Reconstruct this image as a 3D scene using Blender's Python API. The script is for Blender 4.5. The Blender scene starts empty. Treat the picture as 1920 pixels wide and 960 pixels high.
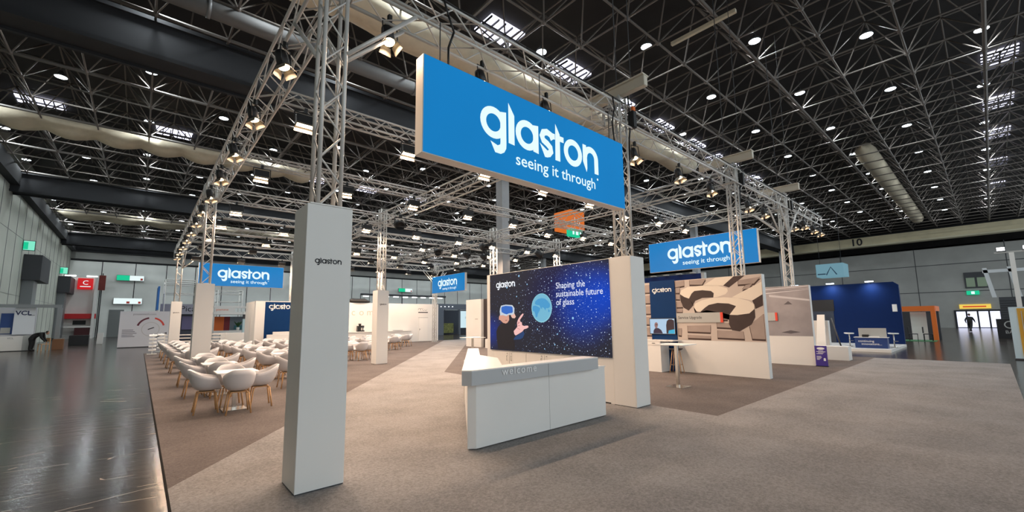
import bpy, bmesh, math, random
from mathutils import Vector, Matrix
random.seed(7)
R = math.radians
sc = bpy.context.scene
COL = sc.collection
# ------------------------------------------------------------------ camera, exposure, world
CAM_H = 1.70
YAW, PITCH, ROLL, FPX, CY = 0.72337016, 0.1215232, -0.0124765, 787.4068, 503.8106
_f = Vector((math.sin(YAW) * math.cos(PITCH), math.cos(YAW) * math.cos(PITCH), math.sin(PITCH)))
_r = Vector((math.cos(YAW), -math.sin(YAW), 0)); _u = _r.cross(_f)
_r2 = math.cos(ROLL) * _r + math.sin(ROLL) * _u; _u2 = -math.sin(ROLL) * _r + math.cos(ROLL) * _u
cam_d = bpy.data.cameras.new('camera'); cam = bpy.data.objects.new('camera', cam_d); COL.objects.link(cam)
cam_d.sensor_fit = 'HORIZONTAL'; cam_d.sensor_width = 36.0; cam_d.lens = FPX / 1920 * 36.0
cam_d.shift_y = (CY - 480) / 1920; cam_d.clip_start = 0.05; cam_d.clip_end = 400
cam.matrix_world = Matrix(((_r2.x, _u2.x, -_f.x, 0), (_r2.y, _u2.y, -_f.y, 0), (_r2.z, _u2.z, -_f.z, CAM_H), (0, 0, 0, 1)))
sc.camera = cam
def project(p):
    d = Vector(p) - Vector((0, 0, CAM_H)); z = d.dot(_f)
    if z <= 0.1: return (-9999, -9999, z)
    return (960 + FPX * d.dot(_r2) / z, CY - FPX * d.dot(_u2) / z, z)
sc.view_settings.view_transform = 'Standard'; sc.view_settings.look = 'None'
sc.view_settings.gamma = 1.0; sc.view_settings.use_curve_mapping = False
sc.view_settings.exposure = 0.0
sc.cycles.use_denoising = True
sc.cycles.use_light_tree = True
sc.cycles.max_bounces = 6; sc.cycles.diffuse_bounces = 3; sc.cycles.glossy_bounces = 3
sc.cycles.sample_clamp_indirect = 6.0; sc.cycles.sample_clamp_direct = 0.0
sc.cycles.caustics_reflective = False; sc.cycles.caustics_refractive = False
WORLD_STRENGTH = 1.6           # added ambient fill; front wall left out behind the viewer to let it in
FLOOD_W, PAR_W, HALL_W = 91.0, 20.0, 108.0
FLOOD_C, HALL_C = (1.0, 0.71, 0.50), (0.90, 0.97, 1.0)
w = bpy.data.worlds.new('world'); sc.world = w; w.use_nodes = True
w.node_tree.nodes['Background'].inputs[0].default_value = (0.86, 0.95, 1.0, 1)
w.node_tree.nodes['Background'].inputs[1].default_value = WORLD_STRENGTH
def area(name, loc, direction, size, power, color, parent=None, spread=170, shape='RECTANGLE', size_y=None):
    key = (shape, size, size_y, power, color, spread)
    d = area.cache.get(key)
    if d is None:
        d = bpy.data.lights.new(name, 'AREA'); d.shape = shape; d.size = size
        if size_y: d.size_y = size_y
        d.energy = power; d.color = color; d.spread = R(spread); area.cache[key] = d
    o = bpy.data.objects.new(name, d); COL.objects.link(o); o.parent = parent
    o.location = loc; o.rotation_euler = Vector(direction).to_track_quat('-Z', 'Y').to_euler()
    return o
area.cache = {}

# ------------------------------------------------------------------ materials
def lin(c):
    return tuple(((x / 255) / 12.92 if x / 255 <= 0.04045 else ((x / 255 + 0.055) / 1.055) ** 2.4) for x in c)
MATS = {}
def mat(name, rgb, rough=0.6, metal=0.0, emit=0.0, noise=0.0, nscale=4.0, spec=0.5, bump=0.0, bscale=40.0):
    if name in MATS: return MATS[name]
    m = bpy.data.materials.new(name); m.use_nodes = True; nt = m.node_tree; b = nt.nodes['Principled BSDF']
    c = (*lin(rgb), 1); b.inputs['Base Color'].default_value = c
    b.inputs['Roughness'].default_value = rough; b.inputs['Metallic'].default_value = metal
    b.inputs['Specular IOR Level'].default_value = spec
    if emit:
        b.inputs['Emission Color'].default_value = c; b.inputs['Emission Strength'].default_value = emit
        b.inputs['Base Color'].default_value = (0.02, 0.02, 0.02, 1); b.inputs['Specular IOR Level'].default_value = 0.04
    if noise or bump:
        tc = nt.nodes.new('ShaderNodeTexCoord')
    if noise:
        n = nt.nodes.new('ShaderNodeTexNoise'); n.inputs['Scale'].default_value = nscale; n.inputs['Detail'].default_value = 5
        nt.links.new(tc.outputs['Object'], n.inputs['Vector'])
        mr = nt.nodes.new('ShaderNodeMapRange'); mr.inputs['From Min'].default_value = 0.3; mr.inputs['From Max'].default_value = 0.7
        mr.inputs['To Min'].default_value = 1 - noise; mr.inputs['To Max'].default_value = 1 + noise
        nt.links.new(n.outputs['Fac'], mr.inputs['Value'])
        mx = nt.nodes.new('ShaderNodeMix'); mx.data_type = 'RGBA'; mx.blend_type = 'MULTIPLY'; mx.inputs['Factor'].default_value = 1
        mx.inputs['A'].default_value = c; nt.links.new(mr.outputs['Result'], mx.inputs['B'])
        nt.links.new(mx.outputs['Result'], b.inputs['Emission Color' if emit else 'Base Color'])
    if bump:
        n2 = nt.nodes.new('ShaderNodeTexNoise'); n2.inputs['Scale'].default_value = bscale; n2.inputs['Detail'].default_value = 4
        nt.links.new(tc.outputs['Object'], n2.inputs['Vector'])
        bp = nt.nodes.new('ShaderNodeBump'); bp.inputs['Strength'].default_value = bump; bp.inputs['Distance'].default_value = 0.02
        nt.links.new(n2.outputs['Fac'], bp.inputs['Height']); nt.links.new(bp.outputs['Normal'], b.inputs['Normal'])
    MATS[name] = m; return m
white = mat('white_panel', (226, 224, 220), 0.55, noise=0.02, nscale=1.2)
white_gloss = mat('white_laminate', (232, 229, 224), 0.3)
white_shell = mat('white_plastic', (206, 203, 204), 0.42)
alu = mat('aluminium_tube', (204, 201, 196), 0.42, 0.25, noise=0.05, nscale=3)
steel_frame = mat('painted_steel_tube', (98, 92, 87), 0.6, 0.0)
chrome = mat('brushed_chrome', (205, 200, 192), 0.22, 0.95)
wood = mat('oak_wood', (196, 150, 102), 0.5, noise=0.18, nscale=14)
black = mat('black_plastic', (24, 24, 26), 0.5)
dark = mat('dark_grey_paint', (52, 54, 58), 0.6)
navy = mat('navy_panel', (6, 50, 98), 0.6, noise=0.03, spec=.15)
blue_face = mat('lit_blue_sign_face', (0, 124, 194), 0.7, emit=0.97, noise=0.05, nscale=0.5, spec=0.05)
lit_white = mat('lit_white_lettering', (226, 250, 255), 0.5, emit=1.05)
cream_side = mat('cream_sign_side', (222, 214, 204), 0.6)
print_white = mat('white_print', (240, 240, 240), 0.6)
print_black = mat('black_print', (26, 26, 34), 0.6)
red_print = mat('red_print', (226, 70, 48), 0.6)
grey_print = mat('grey_print', (176, 176, 172), 0.6)
glass_lens = mat('lit_lamp_glass', (255, 226, 186), 0.4, emit=14.0)
par_lens = mat('lit_par_glass', (255, 222, 170), 0.4, emit=10.0)
door_flap = mat('grey_metal_flap', (120, 112, 100), 0.5, 0.3)
hall_lens = mat('lit_hall_lamp_glass', (236, 248, 255), 0.4, emit=9.0)
hall_shade = mat('grey_lamp_housing', (120, 122, 124), 0.5, 0.4)
girder_m = mat('black_steel_girder', (32, 34, 38), 0.8, noise=0.1, nscale=0.6)
roof_m = mat('dark_roof_deck', (30, 28, 28), 0.85, noise=0.35, nscale=0.8)
fabric = mat('cream_duct_fabric', (196, 186, 164), 0.85, noise=0.06)
concrete = mat('grey_concrete', (146, 147, 144), 0.8, noise=0.09, nscale=0.5)
wall_panel = mat('pale_grey_wall_panel', (236, 240, 236), 0.7, noise=0.06, nscale=0.4)
yellow_conc = mat('pale_yellow_beam', (206, 196, 164), 0.75, noise=0.12, nscale=0.7)
green_lit = mat('lit_green_sign', (20, 190, 140), 0.5, emit=1.1)
white_lit = mat('lit_white_sign', (225, 240, 240), 0.5, emit=1.1)
sky_lit = mat('daylight_glass', (232, 232, 255), 0.4, emit=2.6)
door_lit = mat('daylight_door_glass', (226, 230, 255), 0.3, emit=1.6)
red_m = mat('red_panel', (198, 30, 34), 0.5)
orange_m = mat('orange_panel', (226, 112, 40), 0.55)
royal = mat('royal_blue_wall', (12, 36, 82), 0.6, noise=0.03, spec=.12)
purple = mat('purple_board', (66, 48, 140), 0.55)
skin = mat('skin', (196, 150, 126), 0.6)
cloth_black = mat('black_clothing', (22, 22, 24), 0.8)

def floor_material():
    m = bpy.data.materials.new('polished_dark_floor'); m.use_nodes = True; nt = m.node_tree; b = nt.nodes['Principled BSDF']
    tc = nt.nodes.new('ShaderNodeTexCoord')
    n = nt.nodes.new('ShaderNodeTexNoise'); n.inputs['Scale'].default_value = 0.7; n.inputs['Detail'].default_value = 6
    nt.links.new(tc.outputs['Object'], n.inputs['Vector'])
    cr = nt.nodes.new('ShaderNodeValToRGB'); cr.color_ramp.elements[0].color = (*lin((34, 29, 25)), 1); cr.color_ramp.elements[1].color = (*lin((60, 51, 44)), 1)
    cr.color_ramp.elements[0].position = 0.35; cr.color_ramp.elements[1].position = 0.7
    nt.links.new(n.outputs['Fac'], cr.inputs['Fac'])
    # pale scratches and joints between slabs
    mp = nt.nodes.new('ShaderNodeMapping'); mp.inputs['Scale'].default_value = (0.42, 2.2, 1); mp.inputs['Rotation'].default_value = (0, 0, 0.5)
    nt.links.new(tc.outputs['Object'], mp.inputs['Vector'])
    v = nt.nodes.new('ShaderNodeTexVoronoi'); v.feature = 'DISTANCE_TO_EDGE'; v.inputs['Scale'].default_value = 0.9
    nt.links.new(mp.outputs['Vector'], v.inputs['Vector'])
    n3 = nt.nodes.new('ShaderNodeTexNoise'); n3.inputs['Scale'].default_value = 1.6; nt.links.new(tc.outputs['Object'], n3.inputs['Vector'])
    lt = nt.nodes.new('ShaderNodeMath'); lt.operation = 'LESS_THAN'; lt.inputs[1].default_value = 0.006; nt.links.new(v.outputs['Distance'], lt.inputs[0])
    gt = nt.nodes.new('ShaderNodeMath'); gt.operation = 'GREATER_THAN'; gt.inputs[1].default_value = 0.55; nt.links.new(n3.outputs['Fac'], gt.inputs[0])
    mu = nt.nodes.new('ShaderNodeMath'); mu.operation = 'MULTIPLY'; nt.links.new(lt.outputs[0], mu.inputs[0]); nt.links.new(gt.outputs[0], mu.inputs[1])
    mx = nt.nodes.new('ShaderNodeMix'); mx.data_type = 'RGBA'; mx.inputs['B'].default_value = (*lin((150, 140, 126)), 1)
    nt.links.new(mu.outputs[0], mx.inputs['Factor']); nt.links.new(cr.outputs['Color'], mx.inputs['A']); nt.links.new(mx.outputs['Result'], b.inputs['Base Color'])
    b.inputs['Roughness'].default_value = 0.18; b.inputs['Specular IOR Level'].default_value = 0.24
    mp2 = nt.nodes.new('ShaderNodeMapping'); mp2.inputs['Scale'].default_value = (0.5, 2.6, 1); mp2.inputs['Rotation'].default_value = (0, 0, -0.35)
    nt.links.new(tc.outputs['Object'], mp2.inputs['Vector'])
    n4 = nt.nodes.new('ShaderNodeTexNoise'); n4.inputs['Scale'].default_value = 3.2; n4.inputs['Detail'].default_value = 3; nt.links.new(mp2.outputs['Vector'], n4.inputs['Vector'])
    bp = nt.nodes.new('ShaderNodeBump'); bp.inputs['Strength'].default_value = 0.06; bp.inputs['Distance'].default_value = 0.03
    nt.links.new(n4.outputs['Fac'], bp.inputs['Height']); nt.links.new(bp.outputs['Normal'], b.inputs['Normal'])
    return m
def carpet_material(name, rgb, spot):
    m = bpy.data.materials.new(name); m.use_nodes = True; nt = m.node_tree; b = nt.nodes['Principled BSDF']
    tc = nt.nodes.new('ShaderNodeTexCoord')
    n = nt.nodes.new('ShaderNodeTexNoise'); n.inputs['Scale'].default_value = 38; n.inputs['Detail'].default_value = 8; n.inputs['Roughness'].default_value = 0.75
    n2 = nt.nodes.new('ShaderNodeTexNoise'); n2.inputs['Scale'].default_value = 1.1; n2.inputs['Detail'].default_value = 4
    for q in (n, n2): nt.links.new(tc.outputs['Object'], q.inputs['Vector'])
    ad = nt.nodes.new('ShaderNodeMath'); ad.operation = 'MULTIPLY_ADD'; ad.inputs[1].default_value = 0.35
    nt.links.new(n2.outputs['Fac'], ad.inputs[0]); nt.links.new(n.outputs['Fac'], ad.inputs[2])
    cr = nt.nodes.new('ShaderNodeValToRGB'); a, c = cr.color_ramp.elements
    a.position = 0.50; c.position = 0.86
    a.color = (*[x * (1 - spot) for x in lin(rgb)], 1); c.color = (*[min(1, x * (1 + spot)) for x in lin(rgb)], 1)
    nt.links.new(ad.outputs[0], cr.inputs['Fac']); nt.links.new(cr.outputs['Color'], b.inputs['Base Color'])
    b.inputs['Roughness'].default_value = 0.95; b.inputs['Specular IOR Level'].default_value = 0.1
    bp = nt.nodes.new('ShaderNodeBump'); bp.inputs['Strength'].default_value = 0.4; bp.inputs['Distance'].default_value = 0.006
    nt.links.new(n.outputs['Fac'], bp.inputs['Height']); nt.links.new(bp.outputs['Normal'], b.inputs['Normal'])
    return m

# ------------------------------------------------------------------ mesh helpers
class MB:
    def __init__(s): s.v = []; s.f = []; s.m = []; s.s = []; s.cur = 0
    def add(s, vs, fs, smooth=False):
        o = len(s.v); s.v += [tuple(p) for p in vs]
        for f in fs: s.f.append([i + o for i in f]); s.m.append(s.cur); s.s.append(smooth)
        return s
    def mi(s, i): s.cur = i; return s
    def box(s, x0, x1, y0, y1, z0, z1):
        return s.add([(x0, y0, z0), (x1, y0, z0), (x1, y1, z0), (x0, y1, z0), (x0, y0, z1), (x1, y0, z1), (x1, y1, z1), (x0, y1, z1)],
                     [(0, 3, 2, 1), (4, 5, 6, 7), (0, 1, 5, 4), (1, 2, 6, 5), (2, 3, 7, 6), (3, 0, 4, 7)])
    def tube(s, p, q, r, n=6, r2=None, caps=True):
        p, q = Vector(p), Vector(q); d = (q - p)
        if d.length < 1e-6: return s
        d.normalize(); a = d.orthogonal().normalized(); b = d.cross(a); r2 = r if r2 is None else r2
        vs = []
        for k in range(n):
            t = 2 * math.pi * k / n; e = a * math.cos(t) + b * math.sin(t); vs.append(p + e * r); vs.append(q + e * r2)
        fs = [(2 * k, 2 * ((k + 1) % n), 2 * ((k + 1) % n) + 1, 2 * k + 1) for k in range(n)]
        s.add(vs, fs, True)
        if caps: o = len(s.v) - 2 * n; s.f += [[o + 2 * k for k in range(n)][::-1], [o + 2 * k + 1 for k in range(n)]]; s.m += [s.cur] * 2; s.s += [False] * 2
        return s
    def path(s, pts, r, n=8):
        for a, b in zip(pts, pts[1:]): s.tube(a, b, r, n)
        return s
    def prism(s, poly, a, b, axis='z'):
        n = len(poly)
        def P(p, h): return (p[0], p[1], h) if axis == 'z' else ((p[0], h, p[1]) if axis == 'y' else (h, p[0], p[1]))
        vs = [P(p, a) for p in poly] + [P(p, b) for p in poly]
        return s.add(vs, [list(range(n))[::-1], list(range(n, 2 * n))] + [(k, (k + 1) % n, n + (k + 1) % n, n + k) for k in range(n)])
    def lathe(s, prof, n=16, c=(0, 0, 0), smooth=True):
        vs = []
        for r, z in prof:
            for k in range(n): t = 2 * math.pi * k / n; vs.append((c[0] + r * math.cos(t), c[1] + r * math.sin(t), c[2] + z))
        fs = [(i * n + k, i * n + (k + 1) % n, (i + 1) * n + (k + 1) % n, (i + 1) * n + k) for i in range(len(prof) - 1) for k in range(n)]
        return s.add(vs, fs, smooth)
    def flat(s, poly, y):            # an outline in the x-z plane, facing -y
        return s.add([(x, y, z) for x, z in poly], [list(range(len(poly)))])
    def mesh(s, name, mats):
        me = bpy.data.meshes.new(name); me.from_pydata(s.v, [], s.f)
        for m in (mats if isinstance(mats, (list, tuple)) else [mats]): me.materials.append(m)
        me.polygons.foreach_set('material_index', s.m); me.polygons.foreach_set('use_smooth', s.s)
        bm = bmesh.new(); bm.from_mesh(me); bmesh.ops.recalc_face_normals(bm, faces=[f for f in bm.faces if len(f.verts) <= 400]); bm.to_mesh(me); bm.free()
        me.update(); return me
    def build(s, name, mats, parent=None, bevel=0.0):
        me = s.mesh(name, mats)
        if bevel:
            bm = bmesh.new(); bm.from_mesh(me)
            bmesh.ops.bevel(bm, geom=[e for e in bm.edges if e.is_manifold and e.calc_face_angle(0) > 0.5], offset=bevel, segments=2, affect='EDGES', clamp_overlap=True)
            bm.to_mesh(me); bm.free()
        return put(name, me, parent)
def put(name, me, parent=None, loc=None):
    o = bpy.data.objects.new(name, me); COL.objects.link(o); o.parent = parent
    if loc: o.location = loc
    return o
def tag(o, label=None, cat=None, group=None, kind=None):
    if label: o['label'] = label
    if cat: o['category'] = cat
    if group: o['group'] = group
    if kind: o['kind'] = kind
    return o
def thing(name, label, cat, loc=(0, 0, 0), rz=0.0, group=None):
    o = bpy.data.objects.new(name, None); COL.objects.link(o); o.empty_display_size = 0.1
    o.location = loc; o.rotation_euler = (0, 0, rz); return tag(o, label, cat, group)
def dup(root, loc, rz, label, group=None):
    r = root.copy(); COL.objects.link(r); r.location = loc; r.rotation_euler = (0, 0, rz); r['label'] = label
    if group: r['group'] = group
    for ch in root.children:
        c = ch.copy(); COL.objects.link(c); c.parent = r
        for g in ch.children:
            d = g.copy(); COL.objects.link(d); d.parent = c
    return r
def structure(mb, name, mats, bevel=0.0): return tag(mb.build(name, mats, None, bevel), kind='structure')
def text(s, size, x, z, y, m, parent, align='LEFT', name='lettering', bold=0.0, sx=1.0, space=1.0):
    cu = bpy.data.curves.new('t', 'FONT'); cu.body = s; cu.size = size; cu.align_x = align; cu.offset = bold; cu.space_character = space
    cu.space_line = 0.95; cu.resolution_u = 3
    tmp = bpy.data.objects.new('t', cu); COL.objects.link(tmp)
    dg = bpy.context.evaluated_depsgraph_get(); me = bpy.data.meshes.new_from_object(tmp.evaluated_get(dg))
    bpy.data.objects.remove(tmp); bpy.data.curves.remove(cu)
    for v in me.vertices: v.co = Vector((x + v.co.x * sx, y, z + v.co.y))
    me.materials.clear(); me.materials.append(m); me.name = name
    return put(name, me, parent)
ORD = ['first', 'second', 'third', 'fourth', 'fifth', 'sixth', 'seventh', 'eighth', 'ninth', 'tenth', 'eleventh', 'twelfth', 'thirteenth', 'fourteenth', 'fifteenth', 'sixteenth', 'seventeenth', 'eighteenth', 'nineteenth', 'twentieth',
       'twenty-first', 'twenty-second', 'twenty-third', 'twenty-fourth', 'twenty-fifth', 'twenty-sixth', 'twenty-seventh', 'twenty-eighth', 'twenty-ninth', 'thirtieth', 'thirty-first', 'thirty-second', 'thirty-third', 'thirty-fourth', 'thirty-fifth', 'thirty-sixth', 'thirty-seventh', 'thirty-eighth', 'thirty-ninth', 'fortieth']
TO_X = -math.pi / 2      # turns a thing built facing -y so that it faces -x (its local x runs along -y)

def stroke(mb, pts, wd, T):
    P = [Vector((a, b)) for a, b in pts]; L = []
    for i, p in enumerate(P):
        d = (P[min(i + 1, len(P) - 1)] - P[max(i - 1, 0)]).normalized(); n = Vector((-d.y, d.x)); L.append((p + n * wd / 2, p - n * wd / 2))
    for (a, b), (c, d) in zip(L, L[1:]): mb.flat([T(q) for q in (a, b, d, c)], T.y)
class Tr:
    def __init__(s, x, z, k, y): s.x, s.z, s.k, s.y = x, z, k, y
    def __call__(s, p): return (s.x + p[0] * s.k, s.z + p[1] * s.k)
def logo(parent, x, z, k, y, m):
    """the lower-case word mark, x-height k, baseline z, starting at x; 5.63 k wide"""
    mb = MB()
    def ring(ox, cx, cy, ro, ri, a0=0, a1=360, n=28):
        T = Tr(x + ox * k, z, k, y)
        for i in range(n):
            t0, t1 = R(a0 + (a1 - a0) * i / n), R(a0 + (a1 - a0) * (i + 1) / n)
            mb.flat([T((cx + r * math.cos(t), cy + r * math.sin(t))) for r, t in ((ri, t0), (ro, t0), (ro, t1), (ri, t1))], y)
    def pl(ox, pts): T = Tr(x + ox * k, z, k, y); mb.flat([T(p) for p in pts], y)
    facet = [(0.0, 0.5), (0.04, 0.34), (0.33, 0.03), (0.5, 0.0), (0.3, 0.2)]
    ring(0, .5, .5, .5, .28); pl(0, [(.77, -.05), (1.01, -.05), (1.01, .98), (.77, .93)]); pl(0, facet)
    pl(0, [(.38, -.10), (.66, -.18), (.76, -.12), (.77, -.05), (1.01, -.05), (1.0, -.2), (.92, -.34), (.78, -.42), (.56, -.42)])
    pl(1.10, [(0, .02), (.25, 0), (.25, .98), (.0, 1.34)])
    ring(1.40, .5, .5, .5, .28); pl(1.40, [(.77, 0.03), (1.02, 0), (1.02, .97), (.77, .93)]); pl(1.40, facet)
    stroke(mb, [(.66, .70), (.56, .84), (.38, .89), (.2, .83), (.13, .68), (.2, .55), (.38, .48), (.53, .38), (.56, .25), (.46, .14), (.3, .11)], .235, Tr(x + 2.46 * k, z, k, y))
    pl(2.46, [(.02, .42), (.42, .22), (.42, .0), (.26, -.02)])
    pl(3.10, [(.13, 0), (.38, 0), (.38, .98), (.16, 1.32)]); pl(3.10, [(0, .73), (.13, .73), (.13, .93), (0, .93)]); pl(3.10, [(.38, .73), (.58, .73), (.58, .93), (.38, .93)])
    ring(3.68, .5, .5, .5, .28); pl(3.68, facet)
    pl(4.73, [(0, 1.0), (.2, 1.0), (.24, .55), (.24, .12), (.2, -.04), (0, .34)]); ring(4.73, .46, .55, .45, .21, 0, 180, 16); pl(4.73, [(.67, 0), (.91, 0), (.91, .55), (.67, .55)])
    return mb.build('logo_lettering', m, parent)
# ------------------------------------------------------------------ the hall: floor, walls, roof
XL, XR, YB, ZR = -7.8, 79.0, 84.0, 15.2
floor_m = floor_material()
structure(MB().box(XL - .3, XR + .3, -14, YB + .3, -0.3, 0.0), 'floor', floor_m)
structure(MB().box(XL - .3, XR + 3, -14, YB + .3, ZR, ZR + .25), 'ceiling', roof_m)
wl = MB().box(XL - .3, XL, -14, YB, 0, ZR)
wl.mi(1)
for k in range(35): y = -10.25 + 2.75 * k; wl.box(XL, XL + .02, y, y + .045, 0, 12.6)
for z in (4.2, 8.9): wl.box(XL, XL + .015, -14, YB, z, z + .02)
structure(wl, 'wall_left', [mat('grey_green_wall_panel', (190, 194, 184), 0.8, noise=0.06, nscale=0.4, spec=.2), hall_shade])
wb = MB().box(XL, XR, YB, YB + .3, 0, ZR)
wb.mi(1)
for k in range(24): x = -4.6 + 3.6 * k; wb.box(x, x + .09, YB - .03, YB, 0, 11.0)
wb.box(XL, XR, YB - .06, YB, 10.75, 11.0); wb.box(XL, XR, YB - .4, YB, 12.0, 14.0)
wb.mi(2).box(XL, XR, YB - .2, YB, 11.0, 12.0)
structure(wb, 'wall_back', [wall_panel, girder_m, concrete])
wr = MB().box(XR, XR + .3, -14, YB, 0, 10.7)
wr.mi(1)
for k in range(12): y = -10 + 8.1 * k; wr.box(XR - .02, XR, y, y + .08, 0, 10.7)
for z in (4.6, 8.2): wr.box(XR - .015, XR, -14, YB, z, z + .09)
wr.mi(2).box(XR + 2.5, XR + 2.8, -14, YB, 10.7, ZR + .2); wr.mi(0).box(XR, XR + 2.8, -14, YB, 10.5, 10.7)
structure(wr, 'wall_right', [concrete, dark, roof_m])
# roof girders (black box girders across the hall) and the pale end girder
for n, y in enumerate((19.6, 46.4, 73.2)):
    g = MB().box(XL, XR - 2, y, y + 1.15, 11.62, 12.98); g.box(XL, XR - 2, y - .12, y + 1.27, 12.9, 13.05); g.box(XL, XR - 2, y - .1, y + .05, 11.5, 11.66); g.box(XL, XR - 2, y + 1.1, y + 1.25, 11.5, 11.66)
    structure(g, 'trim_%d' % (n + 1), girder_m)
g = MB().box(XR - 2.4, XR - 1.4, -14, YB, 11.55, 12.75); g.mi(1).box(XR - 2.6, XR - 1.2, -14, YB, 11.42, 11.62)
g.mi(2).box(XR - 2.0, XR - 1.8, -14, YB, 12.75, 13.0)
structure(g, 'trim_4', [yellow_conc, mat('pale_flange', (196, 190, 164), 0.7), girder_m])
g = MB().box(XL, XL + .5, 30, YB, 12.0, 13.1); structure(g, 'trim_5', girder_m)
ax = thing('axis_number_plate', 'black hall axis number 10 on the pale end girder', 'number', (XR - 2.41, 12.55, 11.8), TO_X)
text('10', 1.4, 0.0, -.12, -0.01, print_black, ax, bold=0.03)
# hall columns under the girders
for n, (x, y) in enumerate(((17.1, 20.2), (43.9, 20.2), (48.3, 47.0), (72.6, 20.2))):
    structure(MB().box(x - .3, x + .3, y - .3, y + .3, 0, 11.6), 'trim_%d' % (6 + n), mat('grey_steel_column', (146, 148, 150), 0.6, noise=0.04))
# space frame: square grid, pitch 2.235 m, bottom layer at 13.0 m, top layer half a bay aside at 14.6 m
PIT = 2.235; ZB, ZT = 13.0, 14.6
xs = [19.77 + PIT * k for k in range(-12, 26)]; ys = [5.78 + PIT * k for k in range(-8, 35)]
xs = [x for x in xs if XL + .1 < x < XR - 2.6]
def gaps(a, b):      # the frame is cut where a girder passes
    out, s = [], a
    for y in (19.6, 46.4, 73.2):
        if a < y < b: out.append((s, y - .05)); s = y + 1.2
    out.append((s, b)); return out
fb, ft, fd = MB(), MB(), MB()
ok_y = lambda y: all(not (g - .15 < y < g + 1.3) for g in (19.6, 46.4, 73.2))
for i, y in enumerate(ys):
    if ok_y(y): fb.tube((XL + .2, y, ZB), (XR - 2.5, y, ZB), 0.075 if i % 3 == 2 else 0.045, 5)
for x in xs:
    for a, b in gaps(ys[0], ys[-1]): fb.tube((x, a, ZB), (x, b, ZB), 0.04, 5)
h = PIT / 2
for y in ys[:-1]:
    if ok_y(y + h): ft.tube((xs[0] + h, y + h, ZT), (xs[-1] - h, y + h, ZT), 0.045, 4)
for x in xs[:-1]:
    for a, b in gaps(ys[0] + h, ys[-1] - h): ft.tube((x + h, a, ZT), (x + h, b, ZT), 0.04, 4)
for x in xs:
    for y in ys:
        if not ok_y(y): continue
        for sx in (-1, 1):
            for sy in (-1, 1):
                if xs[0] < x + sx * h < xs[-1] and ok_y(y + sy * h): fd.tube((x, y, ZB), (x + sx * h, y + sy * h, ZT), 0.033, 4, caps=False)
    for y in ys:
        if ok_y(y): fd.lathe([(0.0, -.11), (.09, -.06), (.11, 0), (.09, .06), (0, .11)], 6, (x, y, ZB))
structure(fb, 'roof_frame_bottom_chords', steel_frame); structure(ft, 'roof_frame_top_chords', steel_frame); structure(fd, 'roof_frame_diagonals', steel_frame)
# roof lights
sk = [(11.7, 13.9), (16.7, 13.9), (-5.4, 36.6), (0.9, 36.9), (21.5, 14.2), (26.5, 14.2), (31.5, 14.2), (38, 14.2), (11.5, 41), (16.5, 41), (22, 41), (33, -1.6), (40, -1.6), (47, -1.6), (56, -1.6), (66, -1.6), (48, 27), (56, 27), (36, 14.2), (-2.4, 62), (4, 62), (44, 14.2)]
for n, (x, y) in enumerate(sk):
    s = MB().box(x - 1, x + 1, y - .65, y + .65, ZR - .16, ZR - .06); s.mi(1)
    for k in range(6): s.box(x - 1 + .4 * k - .025, x - 1 + .4 * k + .025, y - .68, y + .68, ZR - .24, ZR - .16)
    s.box(x - 1.05, x + 1.05, y - .03, y + .03, ZR - .24, ZR - .16)
    structure(s, 'window_%d' % (n + 1), [sky_lit, dark])

# carpets
lc, dc = carpet_material('light_grey_carpet', (138, 134, 132), 0.36), carpet_material('dark_taupe_carpet', (102, 94, 91), 0.34)
tag(MB().prism([(.34, -.25), (22.33, -.25), (22.33, 3.28), (7.61, 3.3), (7.74, 12.24), (22.98, 32), (20.2, 32), (.34, 5.8)], 0.0, 0.012).build('light_carpet', lc), 'light grey carpet of the aisle and diagonal path', 'carpet')
tag(MB().prism([(.34, 5.8), (20.2, 32), (20.2, 33.2), (.34, 33.2)], 0.0, 0.012).build('dark_carpet', dc), 'dark taupe carpet under the dining tables', 'carpet')
tag(MB().prism([(7.61, 3.3), (22.5, 3.28), (22.98, 32), (7.74, 12.24)], 0.0, 0.012).build('dark_carpet', dc), 'dark taupe carpet behind the big screen and high table', 'carpet')
tag(MB().prism([(.322, -.25), (.34, -.25), (.34, 33.2), (.322, 33.2)], 0.0, 0.016).build('carpet_edge_strip', mat('black_edge_tape', (24, 22, 20), 0.9, spec=.1)), 'black edging strip along the carpet beside the hall floor', 'edging')

# cream fabric air ducts slung in the roof
def duct(x0, x1, y, r0, sag, label, zc=13.75):
    mb = MB(); n = 40; m = 14; vs = []
    for i in range(n + 1):
        t = i / n; x = x0 + (x1 - x0) * t; e = min(1, math.sin(math.pi * min(t * n / 3, .5)) if t < .1 else 1) if t < .9 else math.sin(math.pi * min((1 - t) * n / 3, .5))
        lob = abs(math.sin(math.pi * i / 5.0))
        for k in range(m):
            a = 2 * math.pi * k / m; rr = r0 * max(.06, e); dn = max(0, -math.sin(a))
            vs.append((x, y + rr * math.cos(a) * (1 + .35 * sag), zc + rr * math.sin(a) * (1 - .35 * sag) - .34 * sag * lob * dn))
    fs = [(i * m + k, i * m + (k + 1) % m, (i + 1) * m + (k + 1) % m, (i + 1) * m + k) for i in range(n) for k in range(m)]
    fs += [list(range(m))[::-1], list(range(n * m, n * m + m))]
    mb.add(vs, fs, True); return tag(mb.build('fabric_air_duct', fabric), label, 'air duct')
duct(-6.8, 9.5, 34.1, .62, 1, 'cream fabric air duct sagging in the roof frame above the far hall aisle', 13.1)
duct(-3.5, 31, 14.0, .62, 1, 'cream fabric air duct slumped in the roof behind the front truss', 13.0)
duct(38.0, 74.0, 5.0, .62, 0, 'pale inflated air duct stretching across the dark roof towards the end girder')
duct(-7, 20, 60.9, .6, 1, 'cream fabric air duct in the farthest roof bay', 13.1)

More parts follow.
